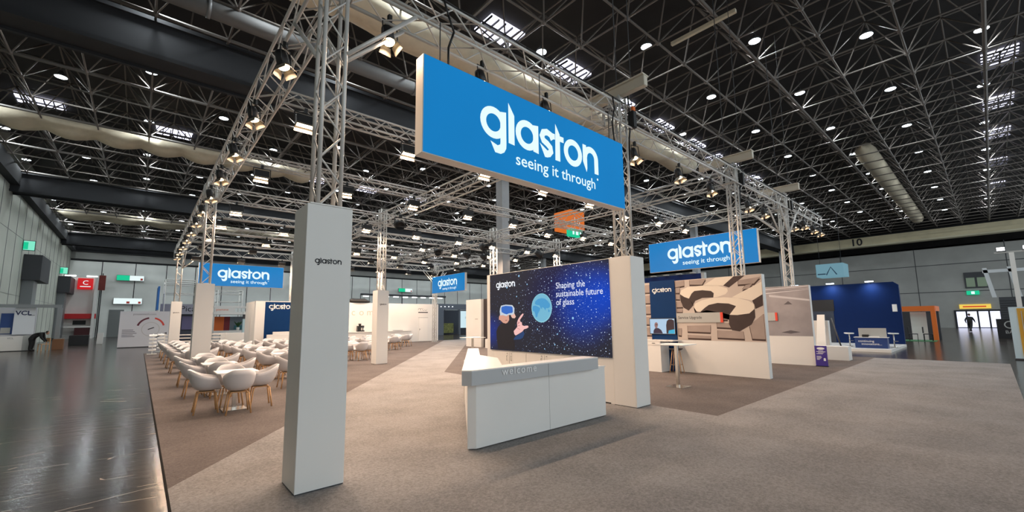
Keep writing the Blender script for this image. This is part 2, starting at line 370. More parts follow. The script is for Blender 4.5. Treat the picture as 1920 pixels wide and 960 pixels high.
# hall lamps hung in the roof frame
hl = thing('hall_lamp', '', 'ceiling lamp', (0, 0, 0), 0, 'round lamps in the hall roof frame')
MB().lathe([(.0, .30), (.07, .30), (.09, .16), (.22, .10), (.25, .0), (.235, .0), (.21, .085), (.0, .13)], 14).build('lamp_housing', hall_shade, hl)
MB().lathe([(0, .0), (.235, .0), (.235, .018), (0, .03)], 14).build('lamp_glass', hall_lens, hl)
MB().tube((0, 0, .3), (0, 0, .75), .012, 5).build('hanger', dark, hl)
area('hall_light', (0, 0, -.02), (0, 0, -1), .4, HALL_W, HALL_C, hl, 176, 'DISK')
first = True; nrow = 0
for j in range(-3, 23):
    y = 5.78 + 3.3525 * j; n = 0
    for i in range(-8, 17):
        if (i + j) % 2 or not ok_y(y): continue
        x = 19.70 + 3.3525 * i
        if x < XL + .6 or x > 72: continue
        px, py, d = project((x, y, 13.9))
        if not (-60 < px < 1980 and -60 < py < 960): continue
        n += 1
        if n == 1: nrow += 1
        lab = 'lit round hall lamp, %s from the left hall wall in the %s roof lamp row' % (ORD[n - 1], ORD[nrow - 1])
        if first: hl.location = (x, y, 13.9); hl['label'] = lab; first = False
        else: dup(hl, (x, y, 13.9), 0, lab)

# ------------------------------------------------------------------ trusses
TC = {}
def truss_meshes(L, w, hh, rc, rl, vert=False):
    key = (round(L, 2), w, hh, vert)
    if key in TC: return TC[key]
    P = (lambda a, b, c: (b, c, a)) if vert else (lambda a, b, c: (a, b, c))
    ch = []
    cs = [(-w / 2, -hh / 2), (w / 2, -hh / 2), (w / 2, hh / 2), (-w / 2, hh / 2)]
    for b, c in cs: ch.append(MB().tube(P(0, b, c), P(L, b, c), rc, 8).mesh('chord', alu))
    la = MB(); n = max(2, round(L / (max(w, hh) * 1.25))); n += n % 2; st = L / n
    for q in range(4):
        (b0, c0), (b1, c1) = cs[q], cs[(q + 1) % 4]
        for k in range(n):
            A, B = ((b0, c0), (b1, c1)) if (k + q // 2) % 2 == 0 else ((b1, c1), (b0, c0))
            la.tube(P(k * st, *A), P((k + 1) * st, *B), rl, 5, caps=False)
        for x in (0.02, L - .02): la.tube(P(x, b0, c0), P(x, b1, c1), rl * 1.2, 5)
    TC[key] = (ch, la.mesh('lattice', alu)); return TC[key]
def truss(name, label, cat, group, loc, L, w, hh, rz=0.0, vert=False, rc=.025, rl=.011):
    t = thing(name, label, cat, loc, rz, group)
    ch, la = truss_meshes(L, w, hh, rc, rl, vert)
    for c in ch: put('chord', c, t)
    put('lattice', la, t); return t
TX = (1.5, 7.42, 13.42, 18.2); TY = (4.9, 16.62, 30.3); ZC = 5.97
colname = ('hall-aisle', 'second', 'third', 'outer'); rowname = ('front', 'middle', 'rear')
for i, x in enumerate(TX):
    for j, y in enumerate(TY):
        z0 = {(0, 0): 2.967, (1, 0): 2.937, (0, 1): 2.962, (0, 2): 2.942, (1, 1): 2.962}.get((i, j), .012)
        t = truss('truss_tower', 'aluminium lattice tower holding the %s truss row at the %s truss line' % (rowname[j], colname[i]), 'truss tower', 'truss towers', (x, y, z0), 6.412 - z0, .24, .24, 0, True, .025, .011)
        sb = MB()
        for z in (5.75 - z0, 6.21 - z0):
            for s in (-1, 1): sb.tube((-.2, s * .2, z), (.2, s * .2, z), .02, 6); sb.tube((s * .2, -.2, z), (s * .2, .2, z), .02, 6)
        for a in (-1, 1):
            for b in (-1, 1): sb.tube((a * .2, b * .2, 5.75 - z0), (a * .2, b * .2, 6.21 - z0), .02, 6)
        sb.build('sleeve_block', alu, t)
        MB().box(-.22, .22, -.22, .22, 0, .012).build('base_plate', alu, t)
        if (i, j) in ((0, 0), (3, 0), (0, 2), (3, 2)):
            br = MB()
            for s in (-1, 1):
                if -1 < (i + s) < 4 or i == 3: br.tube((s * .13, -.13, 4.86 - z0), (s * 1.0, -.19, 5.75 - z0), .028, 8); br.tube((s * .13, .13, 4.86 - z0), (s * 1.0, .19, 5.75 - z0), .028, 8)
                if 0 <= j + s < 3: br.tube((-.13, s * .13, 4.86 - z0), (-.19, s * 1.0, 5.75 - z0), .028, 8); br.tube((.13, s * .13, 4.86 - z0), (.19, s * 1.0, 5.75 - z0), .028, 8)
            br.build('corner_brace', alu, t)
G = .23
for j, y in enumerate(TY):
    ends = list(zip(TX, TX[1:])) + ([(18.2, 23.3)] if j == 0 else [])
    for k, (a, b) in enumerate(ends):
        truss('box_truss', 'aluminium box truss of the %s row, %s span from the dark hall aisle' % (rowname[j], ORD[k]), 'truss', 'big box trusses', (a + G, y, ZC), b - a - 2 * G, .38, .40)
for i, x in enumerate(TX):
    ends = list(zip(TY, TY[1:])) + ([(30.3, 33.0)] if i == 0 else [])
    for k, (a, b) in enumerate(ends):
        truss('box_truss', 'aluminium box truss running back along the %s line, %s span from the front' % (colname[i], ORD[k]), 'truss', 'big box trusses', (x, a + G, ZC), b - a - 2 * G, .38, .40, math.pi / 2)
SUBY = (8.7, 12.65, 20.0, 23.4, 26.8); subname = ('first', 'second', 'third', 'fourth', 'fifth')
for j, y in enumerate(SUBY):
    for k, (a, b) in enumerate(zip(TX, TX[1:])):
        truss('cross_truss', 'slim aluminium cross truss, %s from the front, bay %s from the hall aisle' % (subname[j], ('one', 'two', 'three')[k]), 'truss', 'slim cross trusses', (a + .24, y, 6.03), b - a - .48, .24, .26, 0, False, .025, .009)
# cream rigging beams on the towers
for x, y0, y1, lb in ((7.42, 4.3, 5.5, 'big blue sign'), (13.42, 4.35, 5.75, 'third front tower'), (18.2, 4.4, 5.6, 'outermost front tower')):
    t = thing('rigging_beam', 'cream rigging beam on top of the front truss above the ' + lb, 'beam', (x, (y0 + y1) / 2, 6.42))
    L = (y1 - y0) / 2 + .1
    MB().box(-.07, .07, -L, L, .0, .22).build('beam_body', mat('cream_steel', (206, 198, 182), 0.6), t, .01)
    MB().box(-.11, .11, -L, L, .22, .25).build('flange', MATS['cream_steel'], t)
    MB().tube((0, 0, .25), (0, 0, 6.58), .012, 6).build('hanger_rod', dark, t)
    hk = MB(); hk.box(-.05, .05, -.05, .05, -.05, 0.0); hk.build('hoist', black, t)

# ------------------------------------------------------------------ floodlights under the trusses
def xf(mb, M): mb.v = [tuple(M @ Vector(p)) for p in mb.v]; return mb
TILT = Matrix.Translation((0, 0, 0)) @ Matrix.Rotation(R(-17), 4, 'X')   # face looks down and towards the front
fl = thing('floodlight', '', 'floodlight', (0, 0, 0), 0, 'warm floodlights under the cross trusses')
hb = MB(); hb.prism([(-.10, .17), (.10, .17), (.07, 0.0), (-.07, 0.0)], -.17, .17, 'x'); hb.v = [(p[0], p[1], p[2]) for p in hb.v]
xf(hb, TILT).build('housing', black, fl)
xf(MB().box(-.15, .15, -.055, .055, -.012, -.002), TILT).build('lamp_glass', glass_lens, fl)
for a, pts in (('f', [(-.17, -.075, 0), (.17, -.075, 0), (.18, -.125, -.085), (-.18, -.125, -.085)]), ('b', [(-.17, .075, 0), (.17, .075, 0), (.18, .125, -.085), (-.18, .125, -.085)])):
    b = MB(); n = (Vector(pts[1]) - Vector(pts[0])).cross(Vector(pts[2]) - Vector(pts[0])).normalized() * .004
    b.add(pts + [tuple(Vector(p) + n) for p in pts], [(0, 1, 2, 3), (7, 6, 5, 4), (0, 4, 5, 1), (1, 5, 6, 2), (2, 6, 7, 3), (3, 7, 4, 0)])
    xf(b, TILT).build('barn_door', door_flap, fl)
MB().path([(-.2, -.03, .02), (-.2, 0, .24), (.2, 0, .24), (.2, -.03, .02)], .012, 6).build('yoke', black, fl)
MB().box(-.03, .03, -.03, .03, .24, .34).build('clamp', black, fl)
fdir = TILT.to_3x3() @ Vector((0, 0, -1))
area('flood_light', TILT @ Vector((0, 0, -.03)), fdir, .26, FLOOD_W, FLOOD_C, fl, 180, 'RECTANGLE', .09)
first = True
rows = [(8.7, 5.56, 'first cross truss'), (12.65, 5.56, 'second cross truss'), (16.62, 5.42, 'middle box truss row'), (20.0, 5.56, 'third cross truss'), (23.4, 5.56, 'fourth cross truss'), (26.8, 5.56, 'fifth cross truss'), (30.3, 5.42, 'rear box truss row')]
for j, (y, z, nm) in enumerate(rows):
    for k in range(8):
        x = 2.18 + 2.25 * k
        yo = y - (.19 if z == 5.42 else .12); z2 = z
        if abs(x - 13.42) < .5: x, z2 = 13.23, 5.42
        lab = 'lit warm floodlight under the %s, %s from the dark hall aisle' % (nm, ORD[k])
        if first: fl.location = (x, yo, z2); fl['label'] = lab; first = False
        else: dup(fl, (x, yo, z2), random.uniform(-.12, .12) + (math.pi if j >= 5 else 0), lab)
# small barn-door spots hung along the outer chords
sp = thing('spot_lamp', '', 'spot lamp', (0, 0, 0), 0, 'small barn-door spots on the outer trusses')
xf(MB().lathe([(0, .26), (.075, .25), (.085, .18), (.085, .0), (.078, 0), (.07, .1), (0, .12)], 14), TILT).build('housing', black, sp)
xf(MB().lathe([(0, .0), (.076, .0), (.076, .012), (0, .016)], 14), TILT).build('lamp_glass', par_lens, sp)
for k in range(4):
    b = MB(); a = k * math.pi / 2; M2 = TILT @ Matrix.Rotation(a, 4, 'Z')
    b.add([(-.07, -.08, 0), (.07, -.08, 0), (.09, -.14, -.1), (-.09, -.14, -.1), (-.07, -.084, 0), (.07, -.084, 0), (.09, -.144, -.1), (-.09, -.144, -.1)], [(0, 1, 2, 3), (7, 6, 5, 4), (0, 4, 5, 1), (1, 5, 6, 2), (2, 6, 7, 3), (3, 7, 4, 0)])
    xf(b, M2).build('barn_door', door_flap, sp)
MB().path([(-.11, -.03, .03), (-.11, 0, .3), (.11, 0, .3), (.11, -.03, .03)], .009, 6).build('yoke', black, sp)
MB().box(-.025, .025, -.025, .025, .3, .40).build('clamp', black, sp)
area('spot_light', TILT @ Vector((0, 0, -.03)), fdir, .13, PAR_W, FLOOD_C, sp, 150, 'DISK')
first = True
spots = [((1.31, 6.4 + 2.1 * k, 5.36), 0.75, 'lit barn-door spot under the hall-aisle truss, %s from the front tower' % ORD[k]) for k in range(12)]
spots += [((x, 5.07, 5.36), -0.2, 'lit barn-door spot under the front truss, %s beyond the big screen tower' % ORD[k]) for k, x in enumerate((8.3, 10.4, 12.3, 15.2, 16.7, 20.2))]
spots += [((x, 4.71, 5.36), -0.2, 'lit barn-door spot on the overhanging front truss end, %s from the outer tower' % ORD[k]) for k, x in enumerate((20.2, 21.6, 22.6))]
spots += [((x, 5.09, 5.50), 0.1, 'lit barn-door spot above the big blue sign, %s from the grey column' % ORD[k]) for k, x in enumerate((2.3, 3.9, 5.4))]
for loc, rz, lab in spots:
    if first: sp.location = loc; sp.rotation_euler = (0, 0, rz); sp['label'] = lab; first = False
    else: dup(sp, loc, rz, lab)
# black stage spots between the cross trusses
ms = thing('stage_spot', '', 'stage light', (0, 0, 0), 0, 'black stage lights hung in the trusses')
xf(MB().lathe([(0, .42), (.12, .40), (.17, .25), (.19, .0), (.17, 0), (.15, .1), (0, .12)], 16), Matrix.Rotation(R(-60), 4, 'X')).build('housing', black, ms)
MB().path([(-.23, .0, .0), (-.23, 0, .34), (.23, 0, .34), (.23, 0, .0), (-.23, 0, 0)], .02, 6).build('yoke', black, ms)
MB().box(-.05, .05, -.05, .05, .34, .46).build('clamp', black, ms)
first = True
for k, (x, y) in enumerate(((7.23, 14.6), (12.2, 20.0), (12.9, 16.62), (14.3, 20.0), (15.6, 20.0), (16.9, 16.62))):
    lab = 'dark unlit stage light hung below the trusses, %s from the hall aisle' % ORD[k]; z = 5.30 if y in (14.6, 16.62) else 5.44
    if first: ms.location = (x, y, z); ms['label'] = lab; first = False
    else: dup(ms, (x, y, z), -.6 + .4 * k, lab)
# ------------------------------------------------------------------ white column claddings
def cladding(x0, y0, wx, wy, hgt, label, lg=None):
    t = thing('column_cladding', label, 'column', (x0, y0, 0.012), 0, 'white boxed truss columns')
    T = .018
    mb = MB().box(0, wx, 0, T, .01, hgt); mb.box(0, wx, wy - T, wy, .01, hgt); mb.box(0, T, T, wy - T, .01, hgt); mb.box(wx - T, wx, T, wy - T, .01, hgt)
    mb.build('side_panels', white, t, .002)
    MB().box(.004, wx - .004, .004, wy - .004, 0, .01).build('plinth', dark, t)
    if lg: logo(t, lg[0], lg[1], lg[2], -.002, print_black)
    return t
cladding(1.257, 4.69, .477, .485, 2.955, 'nearest white boxed column with a small dark word mark', (.095, 2.315, .0495))
cladding(7.18, 4.605, .48, .51, 2.925, 'white boxed column at the near end of the big screen')
cladding(1.26, 16.38, .48, .48, 2.95, 'white boxed column among the tables beside the hall aisle')
cladding(1.26, 30.06, .48, .48, 2.93, 'white boxed column at the far end of the outermost dining row', (.1, 2.3, .05))
cladding(7.18, 16.38, .48, .48, 2.95, 'white boxed column between the diagonal path and the buffet wall', (.1, 2.36, .05))

# ------------------------------------------------------------------ hanging signs
def sign(label, loc, rz, L, Hh, cable, dep=.2, lx=.90, lk=.478):
    t = thing('hanging_sign', label, 'sign', loc, rz, 'blue hanging signs')
    mb = MB().box(0, L, .012, dep, 0, Hh); mb.build('sign_body', cream_side, t, .004)
    MB().box(.012, L - .012, .0, .014, .012, Hh - .012).build('lit_face', blue_face, t)
    logo(t, lx, .50, lk, -.004, lit_white)
    text('seeing it through', .262, lx + .66, .218, -.004, lit_white, t, bold=.002, sx=1.09)
    MB().flat([(lx + 5.63 * lk - .03 + .022 * math.cos(k * math.pi / 6), .41 + .022 * math.sin(k * math.pi / 6)) for k in range(12)], -.004).build('dot', lit_white, t)
    for x in (.3, L * .5, L - .3): MB().tube((x, dep / 2, Hh - .01), (x, dep / 2, Hh + cable), .008, 6).build('suspension_wire', dark, t)
    return t
sign('big blue hanging sign with white lettering over the welcome counter', (2.50, 4.49, 3.80), 0, 4.42, 1.33, .62)
sign('blue hanging sign with white lettering above the far end of the dining tables', (2.36, 29.9, 3.90), 0, 4.40, 1.33, .55)
sign('blue hanging sign with white lettering above the keyboard picture wall', (17.3, 10.1, 3.74), TO_X, 4.53, 1.32, .9)
sign('smallest looking blue hanging sign beyond the end of the diagonal path', (17.7, 29.9, 3.90), TO_X, 4.6, 1.33, .55)

# ------------------------------------------------------------------ welcome counter
t = thing('welcome_counter', 'white V-shaped welcome counter with a grey fascia in front of the screen', 'counter', (0, 0, 0.012))
MB().prism([(3.345, 4.715), (3.435, 4.642), (6.262, 4.642), (6.262, 5.16), (4.2, 5.16), (4.4, 5.42), (5.85, 7.4), (5.4, 7.72), (3.55, 5.0)], 0.015, .84).build('base_panels', white, t, .003)
MB().prism([(3.42, 4.74), (3.46, 4.70), (6.2, 4.70), (6.2, 5.1), (4.1, 5.1), (5.5, 7.3), (5.3, 7.5)], 0, .015).build('plinth', black, t)
MB().prism([(6.0, 4.66), (6.275, 4.63), (6.275, 5.18), (4.25, 5.18), (4.1, 4.9), (6.0, 4.9)], .84, .862).build('desk_top', white_gloss, t, .003)
wing = [(3.215, 4.66), (3.30, 4.555), (5.945, 4.535), (5.945, 4.85), (4.02, 4.80), (4.72, 5.75), (4.87, 6.46), (6.02, 8.04), (5.83, 8.2)]
fas = mat('grey_fascia', (182, 184, 186), 0.5)
MB().prism(wing, .842, 1.022).build('fascia', fas, t, .002)
MB().prism(wing, 1.022, 1.04).build('counter_top', white_gloss, t, .003)
MB().prism([(5.3, 7.6), (5.6, 7.4), (6.0, 7.95), (5.8, 8.1)], 0, .842).build('end_panel', white, t)
MB().box(4.837, 4.839, 4.640, 4.643, .015, .835).build('panel_joint', hall_shade, t)
MB().box(4.726, 4.729, 4.540, 4.546, .85, 1.02).build('fascia_joint', hall_shade, t)
text('welcome', .152, 3.80, .935, 4.536, print_white, t, space=1.18, sx=1.05)
# the fascia front is slightly raked in plan, so the lettering sits proud of it

# ------------------------------------------------------------------ big screen wall with cupboards
t = thing('screen_wall', 'white wall carrying the big video screen with cupboard doors below', 'wall unit', (7.19, 9.20, 0.012), TO_X)
MB().box(0, 4.084, .0, .42, 0, 2.93).build('wall_body', white, t, .003)
for k in range(5):
    x = .32 + .62 * k
    d = MB().box(x, x + .605, -.012, .0, .06, .86).build('cupboard_door', white_gloss, t, .002)
    hx = x + (.53 if k % 2 == 0 else .075)
    MB().path([(hx, -.012, .66), (hx, -.04, .66), (hx, -.04, .78), (hx, -.012, .78)], .006, 6).build('handle', chrome, d)
    MB().lathe([(0, 0), (.012, 0), (.012, .01), (0, .01)], 8, (hx, -.022, .83)).build('lock', black, d)
MB().box(3.55, 4.0, -.002, 0, 0, .025).build('floor_gap', black, t)

def led_material():
    m = bpy.data.materials.new('video_wall_picture'); m.use_nodes = True; nt = m.node_tree; b = nt.nodes['Principled BSDF']
    tc = nt.nodes.new('ShaderNodeTexCoord'); L = nt.links.new
    def dist(cx, cz, r):
        s = nt.nodes.new('ShaderNodeVectorMath'); s.operation = 'DISTANCE'; s.inputs[1].default_value = (cx, 0, cz)
        L(tc.outputs['Object'], s.inputs[0]); mr = nt.nodes.new('ShaderNodeMapRange'); mr.interpolation_type = 'SMOOTHSTEP'
        mr.inputs['From Min'].default_value = 0; mr.inputs['From Max'].default_value = r; mr.inputs['To Min'].default_value = 1; mr.inputs['To Max'].default_value = 0
        L(s.outputs['Value'], mr.inputs['Value']); return mr.outputs['Result']
    def mix(a, bcol, fac, mode='MIX'):
        x = nt.nodes.new('ShaderNodeMix'); x.data_type = 'RGBA'; x.blend_type = mode; L(fac, x.inputs['Factor'])
        if isinstance(a, tuple): x.inputs['A'].default_value = a
        else: L(a, x.inputs['A'])
        x.inputs['B'].default_value = bcol; return x.outputs['Result']
    n = nt.nodes.new('ShaderNodeTexNoise'); n.inputs['Scale'].default_value = 1.3; n.inputs['Detail'].default_value = 4; L(tc.outputs['Object'], n.inputs['Vector'])
    c = mix((*lin((40, 41, 52)), 1), (*lin((22, 25, 72)), 1), dist(2.4, 1.35, 1.35))
    c = mix(c, (*lin((0, 60, 170)), 1), dist(3.2, 1.15, 1.15))
    c = mix(c, (*lin((30, 50, 130)), 1), dist(.05, .5, .6))
    c = mix(c, (*lin((0, 66, 190)), 1), dist(3.75, 1.25, .8))
    def stars(scale, th, dens, seed):
        mp = nt.nodes.new('ShaderNodeMapping'); mp.inputs['Location'].default_value = (seed, 0, seed * .7); L(tc.outputs['Object'], mp.inputs['Vector'])
        sx = nt.nodes.new('ShaderNodeSeparateXYZ'); L(mp.outputs['Vector'], sx.inputs['Vector']); cx = nt.nodes.new('ShaderNodeCombineXYZ'); L(sx.outputs['X'], cx.inputs['X']); L(sx.outputs['Z'], cx.inputs['Y'])
        v = nt.nodes.new('ShaderNodeTexVoronoi'); v.voronoi_dimensions = '2D'; v.inputs['Scale'].default_value = scale; L(cx.outputs[0], v.inputs['Vector'])
        lt = nt.nodes.new('ShaderNodeMath'); lt.operation = 'LESS_THAN'; lt.inputs[1].default_value = th; L(v.outputs['Distance'], lt.inputs[0])
        sp_ = nt.nodes.new('ShaderNodeSeparateColor'); L(v.outputs['Color'], sp_.inputs[0])
        gt = nt.nodes.new('ShaderNodeMath'); gt.operation = 'LESS_THAN'; L(sp_.outputs[0], gt.inputs[0])
        da = nt.nodes.new('ShaderNodeMath'); da.operation = 'MULTIPLY_ADD'; da.inputs[1].default_value = dens; da.inputs[2].default_value = .06; L(dist(2.9, 1.0, 2.6), da.inputs[0]); L(da.outputs[0], gt.inputs[1])
        mu = nt.nodes.new('ShaderNodeMath'); mu.operation = 'MULTIPLY'; L(lt.outputs[0], mu.inputs[0]); L(gt.outputs[0], mu.inputs[1]); return mu.outputs[0]
    c = mix(c, (*lin((150, 180, 245)), 1), stars(24, .11, .34, 3.1))
    c = mix(c, (*lin((210, 228, 255)), 1), stars(9, .085, .5, 7.7))
    b.inputs['Base Color'].default_value = (.01, .01, .01, 1); L(c, b.inputs['Emission Color']); b.inputs['Emission Strength'].default_value = 1.0; b.inputs['Roughness'].default_value = .6; b.inputs['Specular IOR Level'].default_value = .03
    return m
vs = thing('video_screen', 'large video screen showing a globe and a person in goggles', 'screen', (7.19, 9.03, .92), TO_X)
MB().box(0, 3.91, -.03, 0, 0, 2.005).build('screen_picture', led_material(), vs)
def em(name, rgb, k=1.0): return mat('screen_' + name, rgb, .5, emit=k)
Z0 = .92
def shape(parent, name, pts, m, y, z0=0.0): return MB().flat([(x, z - z0) for x, z in pts], y).build(name, m, parent)
gl = [(1.965 + .34 * math.cos(2 * math.pi * k / 36), 1.977 + .345 * math.sin(2 * math.pi * k / 36)) for k in range(36)]
shape(vs, 'globe', gl, em('sea', (140, 205, 222), .95), -.031, Z0)
gi = [(1.965 + .322 * math.cos(2 * math.pi * k / 36), 1.985 + .325 * math.sin(2 * math.pi * k / 36)) for k in range(36)]
shape(vs, 'globe_sea', gi, em('sea_inner', (118, 190, 220), .9), -.0315, Z0)
cont = MB()
for pts in ([(1.66, 1.98), (1.68, 2.03), (1.77, 2.04), (1.87, 2.0), (1.93, 1.97), (1.9, 1.91), (1.84, 1.84), (1.82, 1.77), (1.77, 1.75), (1.75, 1.84), (1.72, 1.9), (1.67, 1.91)],
            [(1.74, 2.08), (1.76, 2.14), (1.85, 2.19), (1.97, 2.21), (2.09, 2.19), (2.18, 2.13), (2.25, 2.05), (2.24, 1.99), (2.18, 1.96), (2.12, 1.97), (2.09, 1.91), (2.04, 1.98), (1.98, 1.99), (1.99, 1.94), (1.93, 1.98), (1.9, 2.04), (1.81, 2.05)],
            [(2.18, 1.94), (2.23, 1.92), (2.23, 1.88), (2.19, 1.87)]): cont.flat([(x, z - Z0) for x, z in pts], -.032)
cont.build('globe_land', em('land', (70, 160, 214), .9), vs)
body = [(.34, .95), (.28, 1.17), (.26, 1.4), (.33, 1.52), (.45, 1.6), (.54, 1.62), (.67, 1.6), (.76, 1.63), (.85, 1.69), (.91, 1.75), (1.02, 1.73), (1.08, 1.74), (1.04, 1.63), (1.0, 1.52), (.96, 1.43), (.99, 1.31), (1.03, 1.28), (.97, 1.23), (.99, 1.1), (.99, .95)]
shape(vs, 'pictured_body', body, em('jumper', (30, 28, 34)), -.031, Z0)
shape(vs, 'pictured_sleeve', [(1.03, 1.29), (1.22, 1.37), (1.32, 1.43), (1.36, 1.36), (1.3, 1.26), (1.2, 1.22), (.95, 1.2), (.97, 1.24)], em('sleeve', (26, 62, 110)), -.0315, Z0)
shape(vs, 'pictured_face', [(.38, 1.79), (.43, 1.85), (.54, 1.85), (.68, 1.84), (.78, 1.85), (.79, 1.70), (.72, 1.63), (.65, 1.61), (.54, 1.63), (.45, 1.69), (.37, 1.72)], em('skin', (214, 158, 138)), -.032, Z0)
shape(vs, 'pictured_mouth', [(.62, 1.695), (.67, 1.705), (.72, 1.70), (.67, 1.68)], em('mouth', (150, 84, 80)), -.0325, Z0)
shape(vs, 'pictured_hand', [(.84, 1.86), (.92, 1.88), (.99, 1.87), (1.05, 1.78), (1.0, 1.74), (.91, 1.75), (.87, 1.79)], em('hand_back', (232, 186, 170)), -.032, Z0)
shape(vs, 'pictured_hand', [(.96, 1.42), (1.04, 1.48), (1.1, 1.53), (1.09, 1.63), (1.13, 1.71), (1.23, 1.81), (1.31, 1.86), (1.34, 1.84), (1.29, 1.78), (1.2, 1.7), (1.22, 1.65), (1.27, 1.64), (1.28, 1.57), (1.35, 1.55), (1.49, 1.56), (1.51, 1.52), (1.45, 1.49), (1.35, 1.47), (1.28, 1.41), (1.14, 1.35), (1.03, 1.31), (.98, 1.35)], em('hand', (244, 190, 186)), -.0325, Z0)
fl_ = MB()
for pts in ([(1.11, 1.62), (1.16, 1.66), (1.2, 1.64), (1.13, 1.59)], [(1.12, 1.56), (1.2, 1.57), (1.2, 1.55), (1.12, 1.545)], [(1.1, 1.5), (1.2, 1.47), (1.2, 1.455), (1.1, 1.485)]): fl_.flat([(x, z - Z0) for x, z in pts], -.033)
fl_.build('finger_creases', em('creases', (208, 140, 140)), vs)
shape(vs, 'pictured_headset', [(.43, 2.01), (.47, 2.08), (.66, 2.10), (.92, 2.08), (1.0, 2.0), (.99, 1.87), (.92, 1.83), (.75, 1.83), (.68, 1.80), (.54, 1.83), (.43, 1.82), (.41, 1.93)], em('headset', (196, 208, 220)), -.0328, Z0)
shape(vs, 'headset_visor', [(.5, 2.05), (.66, 2.07), (.88, 2.05), (.93, 2.02), (.94, 1.91), (.91, 1.88), (.77, 1.87), (.7, 1.845), (.59, 1.87), (.49, 1.91), (.475, 2.0)], em('visor', (40, 104, 196)), -.0335, Z0)
bub = MB()
for k in range(46):
    x = random.gauss(2.2, .9) if k % 3 else random.uniform(.6, 1.5); z = random.uniform(.1, 1.9); r = random.choice((.012, .016, .02, .03))
    if not (.06 < x < 3.85) or (1.55 < x < 2.4 and .6 < z < 1.5) or (x < 1.5 and z < 1.2) or (2.35 < x < 3.75 and 1.1 < z < 1.65): continue
    bub.flat([(x + r * math.cos(k + a * 1.05), z + r * math.sin(k + a * 1.05)) for a in range(6)], -.031)
bub.build('light_specks', em('specks', (150, 205, 245), .9), vs)
logo(vs, .27, 2.555 - Z0, .135, -.033, em('white', (245, 248, 255)))
text('Shaping the\nsustainable future\nof glass', .20, 2.44, 2.405 - Z0, -.033, em('text', (226, 232, 250)), vs, sx=.93, bold=.001)

# ------------------------------------------------------------------ keyboard picture wall with info panel
kw = thing('picture_wall', 'white wall with a keyboard and spanner picture and a blue info panel', 'partition wall', (13.0, 9.0, .012), TO_X)
MB().box(.0, 4.84, .0, .225, 0, 2.89).build('wall_body', white, kw, .003)
MB().box(0, 4.835, -.004, 0, .995, 2.885).build('mural_print', mat('mural_ground', (196, 182, 172), .6, noise=.05, nscale=1.5), kw)
key_t, key_s = mat('mural_key', (160, 144, 136), .6, noise=.08, nscale=3), mat('mural_key_edge', (62, 42, 36), .6)
sp_t, sp_s = mat('mural_spanner', (228, 216, 200), .6), mat('mural_spanner_side', (56, 40, 38), .6, noise=.25, nscale=2)
ke, kt = MB(), MB()
KEYS = [[(2.28, 2.87), (2.6, 2.88), (2.6, 2.71), (2.27, 2.67)], [(2.77, 2.87), (3.3, 2.88), (3.17, 2.7), (2.76, 2.73)], [(4.21, 2.75), (4.82, 2.81), (4.64, 2.63), (4.2, 2.63)], [(2.28, 2.65), (2.45, 2.66), (2.43, 2.49), (2.28, 2.49)], [(2.28, 2.45), (2.42, 2.44), (2.43, 2.28), (2.28, 2.29)], [(2.29, 2.21), (2.47, 2.21), (2.52, 2.03), (2.29, 2.03)], [(2.29, 1.98), (2.5, 1.97), (2.49, 1.87), (2.29, 1.88)],
        [(2.31, 1.36), (2.43, 1.36), (2.41, 1.13), (2.3, 1.14)], [(2.61, 1.44), (3.35, 1.46), (3.33, 1.24), (2.61, 1.26)], [(2.61, 1.16), (3.33, 1.13), (3.33, 1.05), (2.61, 1.06)], [(3.52, 1.54), (3.87, 1.52), (3.95, 1.38), (3.52, 1.40)], [(3.53, 1.31), (4.26, 1.28), (4.28, 1.07), (3.52, 1.09)], [(4.42, 1.46), (4.82, 1.77), (4.82, 1.07), (4.47, 1.08)],
        [(4.4, 2.6), (4.6, 2.63), (4.5, 2.5), (4.3, 2.48)], [(3.55, 1.75), (3.85, 1.75), (3.85, 1.62), (3.55, 1.62)]]
for k in range(5): z = 1.12 + .36 * k; KEYS.append([(1.17, z), (1.37, z), (1.37, z + .26), (1.17, z + .26)])
for k in range(5): z = 1.12 + .36 * k; KEYS.append([(.1, z), (1.12, z), (1.12, z + .26), (.1, z + .26)])
for q in KEYS:
    ke.flat([(x, max(.998, z - .05)) for x, z in q], -.005); ke.flat(q, -.0052); kt.flat([(x + (.01 if x < sum(a for a, b in q) / 4 else -.01), z) for x, z in q], -.0056)
ke.build('mural_key_edges', key_s, kw); kt.build('mural_keys', key_t, kw)
W = dict(w2side=[(2.43, 2.47), (2.57, 2.35), (2.72, 2.29), (2.86, 2.08), (2.69, 1.91), (2.53, 2.01), (2.44, 2.23)], w2in=[(2.72, 2.29), (2.82, 2.45), (2.91, 2.52), (3.16, 2.53), (3.42, 2.49), (3.5, 2.42), (3.49, 2.29), (3.14, 2.29), (2.92, 2.21), (2.84, 2.08)], w2hd=[(3.79, 2.63), (4.1, 2.88), (4.41, 2.88), (4.24, 2.76), (3.95, 2.56)],
         w1side=[(2.86, 2.03), (2.87, 1.91), (2.97, 1.86), (3.06, 1.86), (3.25, 1.91), (3.72, 1.82), (3.91, 1.76), (4.45, 1.79), (4.6, 1.97), (4.6, 1.68), (4.49, 1.48), (4.16, 1.28), (3.95, 1.31), (3.88, 1.48), (3.88, 1.62), (3.69, 1.66), (2.89, 1.77)], w1in=[(3.06, 1.87), (3.22, 2.0), (3.33, 2.07), (3.59, 2.12), (3.91, 2.09), (4.11, 2.01), (3.91, 1.76), (3.89, 1.62), (3.57, 1.72), (3.11, 1.83)], w1hd=[(4.55, 2.15), (4.7, 2.25), (4.83, 2.31), (4.82, 2.0), (4.62, 1.91), (4.6, 2.02)])
